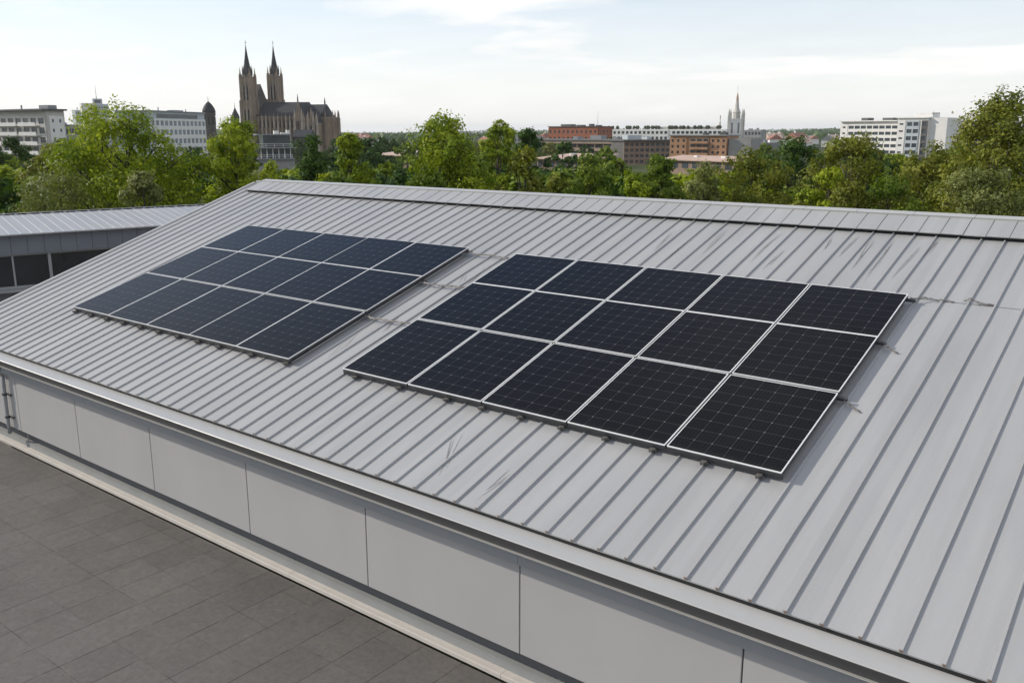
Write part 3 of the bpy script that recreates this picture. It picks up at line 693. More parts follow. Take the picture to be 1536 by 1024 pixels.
# local x: nave direction (to the right, slightly towards the camera); local y: away. towers at (0,0) and far one behind
def hz_(y, D=450): return (197-y)*D/FPX*1.0 + (CAM[2]-GZ)
def tower(tx, ty, w, ysh, ytip, D):
    hs, ht = hz_(ysh, D), hz_(ytip, D); g = hz_(118, D)
    b = MB(); r = w/2
    # three receding stages
    st = [(1.0, 0, hs*.36), (.95, hs*.36, hs*.66), (.88, hs*.66, hs)]
    for k, z0, z1 in st:
        b.box(tx-r*k, tx+r*k, ty-r*k, ty+r*k, z0 if z0 == 0 else z0+.001, z1); b.box(tx-r*k-.22, tx+r*k+.22, ty-r*k-.22, ty+r*k+.22, z1-.5, z1-.05)
    tw = b.build('tower', M['stone'], ct)
    bb = MB()
    for sx in (-1, 1):
        for sy in (-1, 1):     # corner buttresses stepping in, ending as pinnacles
            for k, z0, z1, e in ((1.0, 0, hs*.40, 1.15), (.95, hs*.40, hs*.70, .95), (.88, hs*.70, hs*1.0, .75)):
                cx, cy = tx+sx*r*k, ty+sy*r*k; bb.box(cx-e*.72, cx+e*.72, cy-e*.72, cy+e*.72, z0, z1-.02*k)
            cx, cy = tx+sx*r*.88, ty+sy*r*.88
            bb.lathe([(.72, hs), (.75, hs+.9), (.42, hs+1.2), (.06, hs+4.2)], 6, (cx, cy))
    bb.build('buttress', M['stone'], tw)
    for face in (0, 1):        # lancet openings, paired, on the two faces one sees
        for q, (k, z0, z1) in enumerate(((1.0, hs*.10, hs*.30), (.95, hs*.42, hs*.60), (.88, hs*.70, hs*.90))):
            for o_ in (-.34, .34):
                b = MB(); e = r*k; ww = r*.17; c = o_*r*.95; zp = z1-(z1-z0)*.22
                prof = [(c-ww, z0), (c+ww, z0), (c+ww, zp), (c, z1), (c-ww, zp)]
                if face == 0: v = [(tx+a, ty-e-.06, z) for a, z in prof]+[(tx+a, ty-e+.05, z) for a, z in prof]
                else: v = [(tx-e-.06, ty-a, z) for a, z in prof]+[(tx-e+.05, ty-a, z) for a, z in prof]
                b.add(v, [(0,1,2,3,4), (9,8,7,6,5)]+[(i, 5+i, 5+(i+1) % 5, (i+1) % 5) for i in range(5)]); b.build('lancet_window', M['dark'], tw)
                b = MB(); L_ = [(c-ww-.12, z0), (c-ww-.12, zp), (c, z1+.35), (c+ww+.12, zp), (c+ww+.12, z0)]
                pts = [((tx+a, ty-e-.12, z) if face == 0 else (tx-e-.12, ty-a, z)) for a, z in L_]; b.tube(pts, .16, 4); b.build('window_surround', M['stone_light'], tw)
    # mullion ribs
    b = MB()
    for o_ in (-.72, 0, .72):
        b.box(tx+o_*r*.9-.16, tx+o_*r*.9+.16, ty-r-.16, ty-r*.9, 0, hs*.36); b.box(tx+o_*r*.9-.16, tx+o_*r*.9+.16, ty-r*.95-.2, ty-r*.85, hs*.36, hs*.66); b.box(tx+o_*r*.85-.14, tx+o_*r*.85+.14, ty-r*.88-.2, ty-r*.8, hs*.66, hs+.8)
        b.box(tx-r-.16, tx-r*.9, ty+o_*r*.9-.16, ty+o_*r*.9+.16, 0, hs*.36); b.box(tx-r*.95-.2, tx-r*.85, ty+o_*r*.9-.16, ty+o_*r*.9+.16, hs*.36, hs*.66); b.box(tx-r*.88-.2, tx-r*.8, ty+o_*r*.85-.14, ty+o_*r*.85+.14, hs*.66, hs+.8)
    b.build('wall_rib', M['stone_light'], tw)
    # octagonal belfry stage, small pinnacles and spire
    b = MB(); b.lathe([(r*.80, hs-.1), (r*.72, hs+1.2), (r*.78, hs+1.3), (r*.78, hs+1.6)], 8, (tx, ty), 0, .5); b.build('belfry', M['stone_dark'], tw)
    for k in range(8):
        a = 2*math.pi*(k+.5)/8; b = MB(); b.lathe([(.3, hs+.5), (.3, hs+2.6), (.03, hs+5.2)], 5, (tx+r*.78*math.cos(a), ty+r*.78*math.sin(a))); b.build('pinnacle', M['stone_dark'], tw)
    b = MB(); b.lathe([(r*.74, hs+1.55), (r*.58, hs+1.55+(ht-hs-1.55)*.18), (r*.25, hs+1.55+(ht-hs-1.55)*.62), (.10, ht)], 8, (tx, ty), 0, .5); b.build('spire', M['slate'], tw)
    b = MB(); b.tube([(tx, ty, ht-.3), (tx, ty, ht+2.3)], .09, 5); b.box(tx-.5, tx+.5, ty-.07, ty+.07, ht+1.1, ht+1.28); b.build('cross', M['slate'], tw)
tower(.4, 0, 5.7, 117, 74, 450)
tower(6.1, 16.3, 5.4, 116, 75, 466)
nx0, nx1, ny0, ny1 = 3.2, 36.5, 1.0, 19
he, hr = hz_(172.5), hz_(152.0)
# west gable between towers
b = MB(); b.gable(-1.5, 1.5, 5, 15, hz_(147), hz_(126), 0); b.box(-1.5, 3.0, 3, 17, 0, hz_(147)-.01); b.build('west_gable', M['stone_dark'], ct)
b = MB(); b.box(nx0, nx1, ny0, ny1, 0, he); nv = b.build('nave_wall', M['stone'], ct)
b = MB(); b.gable(nx0-.2, 27.5, ny0-.6, ny1+.6, he, hr, 0); b.build('nave_roof', M['slate'], ct)
b = MB(); b.gable(27.6, nx1+.3, ny0+.4, ny1-.4, he, hz_(155.5), 0); b.build('choir_roof', M['slate'], ct)
# clerestory openings and buttress piers along the near side
nb = 11
for i in range(nb):
    x = nx0+1.4+(26.0-nx0-1.4)*i/(nb-1)
    b = MB(); b.box(x-.42, x+.42, ny0-1.3, ny0, 0, he-2.2); b.box(x-.3, x+.3, ny0-.75, ny0, he-2.2, he-.2); b.lathe([(.42, he-2.2), (.42, he-1.2), (.04, he+1.2)], 5, (x, ny0-1.0)); b.build('buttress', M['stone_light' if i % 3 else 'stone'], nv)
    if i < nb-1:
        xm = x+(26.0-nx0-1.4)/(nb-1)/2
        for z0, z1 in ((he-5.6, he-1.2), (he-13, he-7.6)):
            b = MB(); ww = .62; zp = z1-1.0; prof = [(xm-ww, z0), (xm+ww, z0), (xm+ww, zp), (xm, z1), (xm-ww, zp)]
            v = [(a, ny0-.05, z) for a, z in prof]+[(a, ny0+.05, z) for a, z in prof]
            b.add(v, [(0,1,2,3,4), (9,8,7,6,5)]+[(k, 5+k, 5+(k+1) % 5, (k+1) % 5) for k in range(5)]); b.build('lancet_window', M['dark'], nv)
            b = MB(); b.tube([(xm, ny0-.09, z0), (xm, ny0-.09, z1-.2)], .08, 4); b.build('mullion', M['stone_light'], nv)
b = MB(); b.box(nx0, 27, ny0-.28, ny0+.02, he-6.5, he-6.1); b.box(nx0, 27, ny0-.32, ny0+.02, he-.35, he+.0); b.build('string_course', M['stone_light'], nv)
b = MB(); b.hexa([(nx0,ny0-5.2,he-14.5),(26,ny0-5.2,he-14.5),(26,ny0-.01,he-14.5),(nx0,ny0-.01,he-14.5),(nx0,ny0-5.2,he-14.4),(26,ny0-5.2,he-14.4),(26,ny0-.01,he-12.6),(nx0,ny0-.01,he-12.6)]); b.build('aisle_roof', M['slate'], ct)
b = MB(); b.box(nx0, 26, ny0-4.8, ny0-.01, 0, he-14.51); b.build('aisle_wall', M['stone_dark'], ct)
# transept with gable, pinnacles
tz = hz_(169.5); b = MB(); b.box(26.2, 30.0, -3.6, ny0+.2, 0, tz-2); b.gable(26.2, 30.0, -3.6, -2.8, tz-2, hz_(150.5), 0, 'y'); tr = b.build('transept', M['stone'], ct)
b = MB(); b.gable(26.0, 30.2, -2.79, 9.5, tz-1.98, hz_(154), 0, 'y'); b.build('transept_roof', M['slate'], tr)
for x in (26.2, 30.0):
    b = MB(); b.box(x-.6, x+.6, -4.3, -3.0, 0, tz-3.5); b.lathe([(.55, tz-3.5), (.6, tz-2), (.04, tz+2.5)], 6, (x, -3.7)); b.build('buttress', M['stone_light'], tr)
b = MB(); b.lathe([(.35, hz_(150)-1), (.35, hz_(149)), (.04, hz_(142))], 6, (28.1, -3.4)); b.build('finial', M['stone_dark'], tr)
for x in (27.2, 28.1, 29.0):
    b = MB(); b.box(x-.26, x+.26, -3.68, -3.55, tz-12, tz-3.4); b.build('lancet_window', M['dark'], tr)
# choir chapels: bays with small gables on the right-hand part
for k, (x0, x1) in enumerate(((30.7, 32.6), (32.9, 35.4), (35.7, 37.4))):
    b = MB(); b.box(x0, x1, -2.6, ny0-.01, 0, he-3.2); b.gable(x0, x1, -2.6, -2.0, he-3.2, he+(3.6 if k == 1 else .8), 0, 'y'); ch = b.build('chapel', M['stone'], ct)
    b = MB(); b.gable(x0-.1, x1+.1, -1.99, 3, he-3.18, he+(2.6 if k == 1 else 0), 0, 'y'); b.build('chapel_roof', M['slate'], ch)
    b = MB(); xm = (x0+x1)/2; prof = [(xm-.6, he-15), (xm+.6, he-15), (xm+.6, he-5.6), (xm, he-4.2), (xm-.6, he-5.6)]
    v = [(a, -2.66, z) for a, z in prof]+[(a, -2.55, z) for a, z in prof]; b.add(v, [(0,1,2,3,4), (9,8,7,6,5)]+[(i, 5+i, 5+(i+1) % 5, (i+1) % 5) for i in range(5)]); b.build('lancet_window', M['dark'], ch)
    for x in (x0, x1):
        b = MB(); b.box(x-.45, x+.45, -3.5, -2.59, 0, he-3.0); b.lathe([(.42, he-3.0), (.42, he-1.8), (.03, he+2.2)], 5, (x, -3.0)); b.build('buttress', M['stone_light'], ch)
# east end
b = MB(); b.lathe([(5.6, 0), (5.6, he-1.0), (5.9, he-.9), (5.9, he-.3)], 10, (nx1, 10)); ap = b.build('apse', M['stone'], ct)
b = MB(); b.lathe([(5.8, he-.28), (.1, hz_(157))], 10, (nx1-1.5, 10)); b.build('apse_roof', M['slate'], ct)
for k in range(-3, 3):
    a = R(36*k); x, y = nx1+5.9*math.cos(a), 10+5.9*math.sin(a)
    b = MB(); b.box(x-.5, x+.5, y-.5, y+.5, 0, he-.6); b.lathe([(.4, he-.6), (.4, he+.6), (.03, he+3.2)], 5, (x, y)); b.build('buttress', M['stone'], ap)
b = MB(); b.lathe([(.4, hz_(156)), (.4, hz_(152)), (.05, hz_(145.5))], 5, (nx1-.8, 10)); b.build('finial', M['stone_dark'], ct)

# grey modern building in front of the cathedral
t, W = place('modern_building', 'low grey modern building with stacked terraces in front of the cathedral', 'building', 384, 268, 440, 272)
H = zat(410, 203, 270)
core(t, 0, W, 0, 12, H*.30, M['concrete']); core(t, W*.08, W*.96, 1.5, 12, H*.62, M['far_glass'], 'glass_storey', H*.30+.01); core(t, W*.2, W*.9, 2.4, 12, H-.02, M['far_glass'], 'top_storey', H*.62+.35)
for z0, x0, x1, y0 in ((H*.30, -.5, W*.99, -.8), (H*.62, -1.5, W*1.0, -.4), (H, W*.02, W*.94, .2)):
    b = MB(); b.box(x0, x1, y0, 12.3, z0+.012, z0+.34); b.build('terrace_slab', M['steel'], t)
for z0, y0 in ((H*.30+.35, -.7), (H*.62+.35, -.3)): railing(t, 0, W*.95, y0, 0, z0, M['white_wall'])
for i in range(6):
    b = MB(); x = W*(.1+.16*i); b.box(x, x+.25, 1.2, 1.48, H*.30+.35, H*.62); b.build('column', M['white_wall'], t)
rooftop(t, M['white_wall'], 'roof_unit', [(W*.5, W*.63, 2, 4, H+.35, H+1.3), (W*.70, W*.82, 2, 5, H+.35, H+.8), (W*.84, W*.93, 2, 3.5, H+.35, H+1.5)])
t, W = place('shed', 'dark slate roofed annex between the grey modern building and the cathedral choir', 'building', 440, 330, 463, 330)
H = zat(450, 197, 330); core(t, 0, W, 0, 10, H-2, M['stone_dark']); b = MB(); b.gable(-.5, W+.5, -.5, 10.5, H-2, H+.6); b.build('roof', M['slate'], t)

# brick block
t, W = place('brick_building', 'red brick block with flat roof and rooftop plant on the skyline', 'building', 823, 420, 897, 405)
H = zat(860, 190.5, 412); core(t, 0, W, 0, 13, H, M['brick']); facade(t, 0, W, 0, 1, H-.6, 11, 4, M['brick'], .42, .45, .25); facade(t, .2, 12.8, W, 1, H-.6, 4, 4, M['brick'], .3, .4, .2, face='x')
b = MB(); b.box(-.3, W+.5, -.5, 13.3, H, H+.3); b.build('parapet', M['conc_dark'], t)
rooftop(t, M['conc_dark'], 'roof_unit', [(W*.18, W*.4, 3, 7, H+.3, H+1.2), (W*.5, W*.6, 3, 7, H+.3, H+.9), (W*.75, W*.8, 3, 6, H+.3, H+1.3), (W*.88, W*.95, 3, 6, H+.3, H+.8)])
b = MB(); b.tube([(W*.86, 6, H+.3), (W*.86, 6, H+6.8)], [.09, .04], 5); b.build('aerial', M['steel'], t)
# long white apartments
t, W = place('apartment_block', 'long low white apartment row with planted roof terraces behind the brown buildings', 'building', 913, 500, 1090, 470)
H = zat(1000, 194, 485); core(t, 0, W, 0, 12, H, M['white_wall']); facade(t, 0, W*.52, 0, 4, H-.3, 14, 3, M['white_wall'], .6, .5, .3); facade(t, W*.55, W, 0, 4, H-.3, 12, 3, M['white_wall'], .7, .5, .3)
core(t, W*.42, W*.9, 2, 11, H+1.3, M['cream_wall'], 'penthouse', H+.01)
pr = np.random.default_rng(3)
for i in range(16):
    x = W*(.03+.058*i+pr.uniform(-.02, .02)); b = MB()
    for k in range(pr.integers(2, 6)): b.lathe([(.2, H+.0), (.9, H+.7), (.7, H+1.5), (.1, H+2.0)], 6, (x+pr.uniform(-1.6, 1.6), 1+pr.uniform(0, 1)))
    b.build('roof_planting', M['hedge'], t)
# brown long building
t, W = place('brown_building', 'long low brown building with banded balconies behind the trees', 'building', 817, 345, 935, 325)
H = zat(870, 209.5, 335); core(t, 0, W, 0, 14, H-.3, M['conc_dark'])
for k in range(1, 4):
    b = MB(); z = H*k/3.0-.1 if k < 3 else H-.3; b.box(-.5, W, -1.4, -.01, z-1.15, z); b.build('balcony', M['tan_wall'], t)
for i in range(9):
    b = MB(); x = W*i/9; b.box(x, x+.35, -1.1, -.011, 0, H-.31); b.build('pier', M['brown_wall'], t)
b = MB(); b.box(-1, W+.3, -1.8, 14.5, H-.29, H+.15); b.build('roof', M['grey_roof'], t)
rooftop(t, M['steel'], 'roof_unit', [(W*.3, W*.36, 4, 8, H+.15, H+1.1), (W*.52, W*.66, 4, 8, H+.15, H+1.5), (W*.8, W*.86, 4, 8, H+.15, H+.9)])
t, W = place('brown_building', 'dark brown windowed building with curved flat roof right of the banded one', 'building', 936, 318, 1006, 325)
H = zat(970, 210.5, 320); core(t, 0, W, 0, 14, H-.3, M['conc_dark']); facade(t, 0, W, 0, 0, H-.5, 9, 4, M['brown_wall'], .7, .55, .3)
b = MB(); b.box(-.6, W+1.2, -1.4, 14.5, H-.29, H+.2); b.build('roof', M['conc_dark'], t)
rooftop(t, M['blue_wall'], 'roof_unit', [(W*.2, W*.5, 4, 8, H+.2, H+1.7), (W*.62, W*.72, 4, 8, H+.2, H+1.1)])
# orange brown block
t, W = place('tan_building', 'tan brick apartment block with recessed balconies and a blank grey end wall', 'building', 1006, 300, 1091, 290)
H = zat(1050, 204, 295); core(t, 0, W, 0, 12, H, M['tan_brick'])
facade(t, 0, W*.30, 0, 0, H-.6, 3, 5, M['tan_brick'], .4, .5, .3); facade(t, W*.36, W*.70, 0, 0, H-.6, 3, 5, M['brown_wall'], .75, .62, .3); facade(t, W*.72, W, 0, 0, H-.6, 3, 5, M['tan_brick'], .45, .45, .3)
for k in range(1, 5):
    b = MB(); z = (H-.6)*k/5+.2; b.box(W*.37, W*.69, -1.3, -.31, z-.2, z+.55); b.build('balcony', M['tan_brick'], t)
b = MB(); b.box(-.3, W+.3, -.7, 12.3, H, H+.35); b.build('roof', M['concrete'], t)
core(t, W+.31, W+7.5, 1.0, 12, H-.8, M['concrete'], 'end_wing')
core(t, W*.72, W*1.12, -5, -.31, H*.22, M['cream_wall'], 'entrance_block')
rooftop(t, M['conc_dark'], 'roof_unit', [(W*.5, W*.56, 4, 7, H+.35, H+1.0), (W*.8, W*.9, 4, 7, H+.35, H+1.2)])
# white church tower with central spire, mast
p = at(1103.5, 197, 480); t = thing('church_tower', 'white stone church tower with corner pinnacles and a red tipped central spire', 'tower', (p[0], p[1], GZ), vp-R(20))
hs = hz_(176, 480); r = 3.4; b = MB(); b.box(-r, r, -r, r, 0, hs); b.box(-r-.3, r+.3, -r-.3, r+.3, hs-.6, hs); tw = b.build('tower', M['white_wall'], t)
for sx in (-1, 1):
    for sy in (-1, 1):
        b = MB(); b.box(sx*r-.55, sx*r+.55, sy*r-.55, sy*r+.55, 0, hs+1.5); b.lathe([(.6, hs+1.5), (.6, hs+2.8), (.05, hs+5.2)], 6, (sx*r, sy*r)); b.build('pinnacle', M['cream_wall'], t)
for a in (-.5, .5):
    b = MB(); b.box(a*r-.5, a*r+.5, -r-.06, -r+.02, hs-7.5, hs-2); b.build('louvre', M['steel'], t)
    b = MB(); b.box(-r-.06, -r+.02, a*r-.5, a*r+.5, hs-7.5, hs-2); b.build('louvre', M['steel'], t)
b = MB(); b.lathe([(2.1, hs), (1.9, hs+3.0), (2.2, hs+3.1), (1.1, hs+5.5), (.75, hs+9)], 8); b.build('lantern', M['cream_wall'], t)
b = MB(); b.lathe([(.72, hs+9), (.5, hs+11.5), (.08, hs+13.2)], 8); b.build('spire_tip', M['mast_red'], t)
b = MB(); b.tube([(0,0,hs+13), (0,0,hs+17)], [.08, .04], 5); b.build('rod', M['steel'], t)
p = at(1079.5, 197, 520); t = thing('mast', 'slim red and white striped mast left of the white church tower', 'mast', (p[0], p[1], GZ))
h0, h1 = hz_(200, 520), hz_(171, 520); b = MB(); b.tube([(0,0,0), (0,0,h0)], [.6, .55], 8); b.build('base_tube', M['white_wall'], t)
for k in range(6):
    b = MB(); za, zb = h0+(h1-h0)*k/6, h0+(h1-h0)*(k+1)/6; b.tube([(0,0,za), (0,0,zb)], [.55-.05*k, .5-.05*k], 8); b.build('band', M['mast_red' if k % 2 else 'white_wall'], t)
# flat pinkish roofs among the trees
for lab, uL, DL, uR, DR, y, dep in (('low hall with a pale pink flat roof left of the long brown building', 806, 205, 872, 196, 236, 12),
        ('long low hall with a pink tiled roof in front of the tan brick block', 992, 226, 1104, 207, 238.5, 8),
        ('low pavilion with a pink roof glimpsed between two trees right of the cathedral', 556, 235, 616, 225, 231, 12)):
    t, W = place('low_hall', lab, 'building', uL, DL, uR, DR); H = zat((uL+uR)/2, y, (DL+DR)/2)
    core(t, 0, W, 0, dep, H-.5, M['brown_wall']); b = MB(); b.hexa([(-.6,-.8,H-.5),(W+.6,-.8,H-.5),(W+.6,dep+.5,H+.3),(-.6,dep+.5,H+.3),(-.6,-.8,H-.25),(W+.6,-.8,H-.25),(W+.6,dep+.5,H+.6),(-.6,dep+.5,H+.6)]); b.build('roof', M['pink_roof'], t)
    nw = 7
    for i in range(nw):
        b = MB(); x = W*(i+.2)/nw; b.box(x, x+W*.6/nw, -.06, .02, H-2.2, H-1.0); b.build('window', M['far_glass'], t)
    rooftop(t, M['white_wall'], 'roof_light', [(W*.68, W*.74, dep*.5, dep*.66, H+.05, H+.65), (W*.3, W*.34, dep*.55, dep*.7, H+.05, H+.7)])
# right white apartment building: long wing and taller tower
t, W = place('apartment_block', 'long white apartment wing with continuous window bands on the right skyline', 'building', 1261, 372, 1347, 352)
H = zat(1300, 182.5, 362); core(t, 0, W, 0, 13, H, M['white_wall']); facade(t, W*.14, W, 0, 0, H-1, 8, 6, M['white_wall'], .86, .5, .3); facade(t, 0, W*.13, 0, 0, H-1, 1, 6, M['white_wall'], .4, .3, .3)
b = MB(); b.box(-.4, W, -1.3, 13.4, H, H+.4); b.build('roof', M['white_wall'], t)
rooftop(t, M['conc_dark'], 'roof_unit', [(W*.28, W*.4, 3, 7, H+.4, H+1.5), (W*.65, W*.82, 3, 7, H+.4, H+1.4)])
t, W = place('apartment_tower', 'taller white apartment block with a blank right wall at the end of the long wing', 'building', 1346, 338, 1391, 330)
H = zat(1380, 177.5, 334); core(t, 0, W, 0, 15, H, M['white_wall']); facade(t, 0, W*.26, 0, 0, H-.8, 1, 6, M['white_wall'], .5, .25, .25); facade(t, W*.30, W*.72, 0, 0, H-.8, 2, 6, M['blue_wall'], .8, .55, .3); facade(t, W*.80, W, 0, 0, H-.8, 1, 6, M['conc_dark'], .7, .6, .3)
core(t, W+.01, W+6.2, 1.2, 14, H+.1, M['white_wall'], 'side_wall')
b = MB(); b.box(-.4, W+.4, -.6, 15.4, H, H+.4); b.build('roof', M['white_wall'], t)
core(t, W*.40, W*.98, 4, 10, H+1.9, M['white_wall'], 'plant_room', H+.4)
b = MB(); b.tube([(W*1.0,4,H+.4), (W*1.0,4,H+2.4)], .08, 5); b.box(W*.95, W*1.2, 3.9, 4.1, H+1.6, H+1.9); b.build('aerial', M['conc_dark'], t)
# other far blocks
for lab, uL, uR, y, D, m_, nz_ in (('hazy grey housing block right of the white church tower', 1112, 1142, 195, 620, 'concrete', 3), ('low grey shed roofed works right of the tan brick block', 1122, 1150, 214, 400, 'grey_roof', 2),
        ('low brown block behind the trees at the foot of the white tower block', 1414, 1445, 200, 420, 'brown_wall', 3), ('low dark block left of the big right hand tree', 1440, 1470, 203, 450, 'conc_dark', 3),
        ('grey flat block behind the apartment block on the left skyline', 101, 115, 192, 420, 'concrete', 3), ('pale office slab seen left of the red brick block', 770, 806, 205, 620, 'concrete', 2)):
    t, W = place('office_block', lab, 'building', uL, D, uR, D-8); H = zat((uL+uR)/2, y, D-4); core(t, 0, W, 0, 10, H, M[m_]); facade(t, 0, W, 0, 1, H-.4, 6, nz_, M[m_], .65, .5, .25)
    rooftop(t, M['steel'], 'roof_unit', [(W*.3, W*.45, 2, 5, H, H+.9), (W*.7, W*.78, 2, 4, H, H+1.2)])
# distant houses
hr_ = np.random.default_rng(17)
hp = []
for k, rm in enumerate(('red_roof', 'pink_roof', 'grey_roof')):
    b = MB(); b.box(-5, 5, -4, 4, 0, 5.2, 0); b.gable(-5.4, 5.4, -4.6, 4.6, 5.2, 8.6, 1); b.box(2, 2.8, -.4, .4, 7, 9.6, 0); hp.append((b, rm))
first = [None]*3
lab3 = ['distant small house with a red tiled roof', 'distant small house with a pale pink roof', 'distant small house with a grey roof']
spans = [((1118, 1262), 20), ((728, 830), 9), ((1415, 1475), 6), ((860, 1000), 5), ((500, 610), 7), ((0, 120), 5), ((1330, 1420), 3)]
for (ua, ub), n in spans:
    for i in range(n):
        k = int(hr_.choice([0, 0, 1, 2])); u = hr_.uniform(ua, ub); D = hr_.uniform(620, 1300); p = at(u, 197, D)
        if first[k] is None:
            o = hp[k][0].build('house', [M['white_wall'], M[hp[k][1]]]); first[k] = o
        else:
            o = first[k].copy(); COL.objects.link(o)
        o.location = (p[0], p[1], GZ-.3); o.rotation_euler = (0, 0, hr_.uniform(0, 6.3)); s_ = hr_.uniform(.85, 1.5); o.scale = (s_, s_, s_*hr_.uniform(.8, 1.1))
        tag(o, lab3[k], 'house', 'distant houses between the trees, ' + ['red roofs', 'pink roofs', 'grey roofs'][k])

# ------------------------------------------------------------------ trees
def leaf_mesh(P, Nn, size, tint, rr):
    """one diamond leaf spray per point, slightly folded"""
    n = len(P); t = rr.normal(size=(n, 3)); t -= (t*Nn).sum(1, keepdims=True)*Nn; t /= np.linalg.norm(t, axis=1, keepdims=True)+1e-9
    bt = np.cross(Nn, t); L_ = size[:, None]
    V = np.empty((n, 4, 3)); V[:, 0] = P - t*L_*.5; V[:, 1] = P + bt*L_*.33 + Nn*L_*.10; V[:, 2] = P + t*L_*.55; V[:, 3] = P - bt*L_*.33 + Nn*L_*.10
    me = bpy.data.meshes.new('crown'); me.vertices.add(n*4); me.vertices.foreach_set('co', V.reshape(-1).astype(np.float32))
    me.loops.add(n*4); me.loops.foreach_set('vertex_index', np.arange(n*4, dtype=np.int32))
    me.polygons.add(n); me.polygons.foreach_set('loop_start', np.arange(0, n*4, 4, dtype=np.int32)); me.polygons.foreach_set('loop_total', np.full(n, 4, dtype=np.int32))
    a = me.attributes.new('tint', 'FLOAT', 'FACE'); a.data.foreach_set('value', tint.astype(np.float32))
    me.update(calc_edges=True); me.validate(); return me
def make_tree(loc, H, W, cb, kind, leafmat, seed, nclump=34, nleaf=9000, leaf=.15, bark='bark', shape='round', open_=0., twigs=True):
    """crown of leaf clumps carried on limbs from a tapered trunk; returns (trunk builder, crown mesh)"""
    rr = np.random.default_rng(seed); r = W/2; hc = H - cb; C = []; RD = []
    lean = rr.uniform(-.06, .06, 2)*H
    k = 0
    while len(C) < nclump and k < nclump*12:
        k += 1; t = rr.uniform(0, 1); a = 2.4*len(C) + rr.uniform(-.6, .6)
        if shape == 'cone': pr = (1-t)**.75*.95+.06
        elif shape == 'spread': pr = (math.sin(math.pi*(.10+.80*t))**.55)*(1 if t < .6 else 1-.25*(t-.6)/.4)
        elif shape == 'tall': pr = math.sin(math.pi*(.12+.82*t))**.7*(.75+.3*rr.random())
        else: pr = math.sin(math.pi*(.16+.80*t))**.6
        q = rr.uniform(.12, 1)**.42; cr_ = r*rr.uniform(.25, .40)*(1-.25*t)
        rad = max(r*pr*q*1.06 - cr_*.45, 0); c = np.array([rad*math.cos(a)+lean[0]*t, rad*math.sin(a)+lean[1]*t, cb + cr_*.6 + (hc - cr_*1.5)*t])
        if any(np.linalg.norm(c-c2) < (cr_+r2)*(.40+.25*open_) for c2, r2 in zip(C, RD)) and k < nclump*9: continue
        C.append(c); RD.append(cr_)
    # crown top leader so that the height is met
    C.append(np.array([lean[0], lean[1], H - r*.24])); RD.append(r*.26)
    C = np.array(C); RD = np.array(RD)
    wts = RD**2/np.sum(RD**2); cnt = np.maximum((wts*nleaf).astype(int), 12)
    P = []; Nn = []; T = []; S = []
    ctint = rr.uniform(-.22, .22, len(C))
    for c, rd, m_, ct_ in zip(C, RD, cnt, ctint):
        # each clump is a handful of sprays
        ns = max(5, int(m_/26)); d0 = rr.normal(size=(ns, 3)); d0 /= np.linalg.norm(d0, axis=1, keepdims=True); d0[:, 2] = d0[:, 2]*.8+.18
        sp = c + d0*rd*(rr.uniform(.62, 1.0, (ns, 1))); si = rr.integers(0, ns, m_)
        off = rr.normal(size=(m_, 3))*rd*.185; off[:, 2] *= .8
        p = sp[si]+off; d = p-c; dn = np.linalg.norm(d, axis=1, keepdims=True)+1e-6
        nrm = d/dn*.95 + rr.normal(size=(m_, 3))*.42 + np.array([0, 0, .22]); nrm /= np.linalg.norm(nrm, axis=1, keepdims=True)
        P.append(p); Nn.append(nrm); T.append(np.clip(.5+ct_+rr.normal(0, .16, m_)+rr.uniform(-.12, .12, ns)[si], 0, 1)); S.append(leaf*rr.uniform(.55, 1.35, m_))
    P = np.concatenate(P); P[:, 2] = np.maximum(P[:, 2], .3)
    me = leaf_mesh(P, np.concatenate(Nn), np.concatenate(S), np.concatenate(T), rr); me.materials.append(leafmat)
    b = MB(); tr = max(.10, H*.022); top = cb+hc*.72
    tp = [np.array([lean[0]*z/H*1.0+rr.uniform(-.05, .05)*(z > 0), lean[1]*z/H+rr.uniform(-.05, .05)*(z > 0), z]) for z in (0, H*.05, H*.18, cb+hc*.1, cb+hc*.32, cb+hc*.52, top)]
    b.tube(tp, [tr*1.5, tr*1.05, tr*.95, tr*.82, tr*.6, tr*.38, tr*.14], 8, 0)
    if twigs:
        for c, rd in zip(C, RD):
            dh = math.hypot(c[0], c[1]); z0 = float(np.clip(c[2]-dh*rr.uniform(.6, 1.0)-.3, H*.14, top*.97))
            i = int(np.searchsorted([q[2] for q in tp], z0)); i = min(max(i, 1), len(tp)-1); f = (z0-tp[i-1][2])/(tp[i][2]-tp[i-1][2]+1e-6); s0 = tp[i-1]*(1-f)+tp[i]*f
            mid = s0*.45+c*.55+np.array([0, 0, -.08*dh])+rr.uniform(-.1, .1, 3); e = tr*(.42-.25*z0/H)
            b.tube([s0, s0*.75+mid*.25+rr.uniform(-.04,.04,3), mid, c], [e, e*.85, e*.55, e*.16], 5, 0, False)
            for q in range(3):
                d = rr.normal(size=3); d[2] = abs(d[2])*.7; d /= np.linalg.norm(d); b.tube([mid*.4+c*.6, c+d*rd*.5, c+d*rd*.95], [e*.3, e*.16, e*.06], 4, 0, False)
    return b, me
LM = {
 'lime':   leaf_material('lime_leaves',   (.090,.145,.007), (.205,.275,.013), (.365,.400,.032), .29),
 'green':  leaf_material('green_leaves',  (.058,.108,.009), (.120,.182,.017), (.210,.255,.034), .27),
 'dark':   leaf_material('dark_leaves',   (.028,.066,.010), (.055,.110,.017), (.100,.160,.028), .23),
 'olive':  leaf_material('olive_leaves',  (.085,.110,.012), (.165,.185,.023), (.270,.275,.046), .27),
 'silver': leaf_material('silvery_leaves',(.100,.125,.032), (.175,.198,.058), (.275,.285,.108), .25),
}
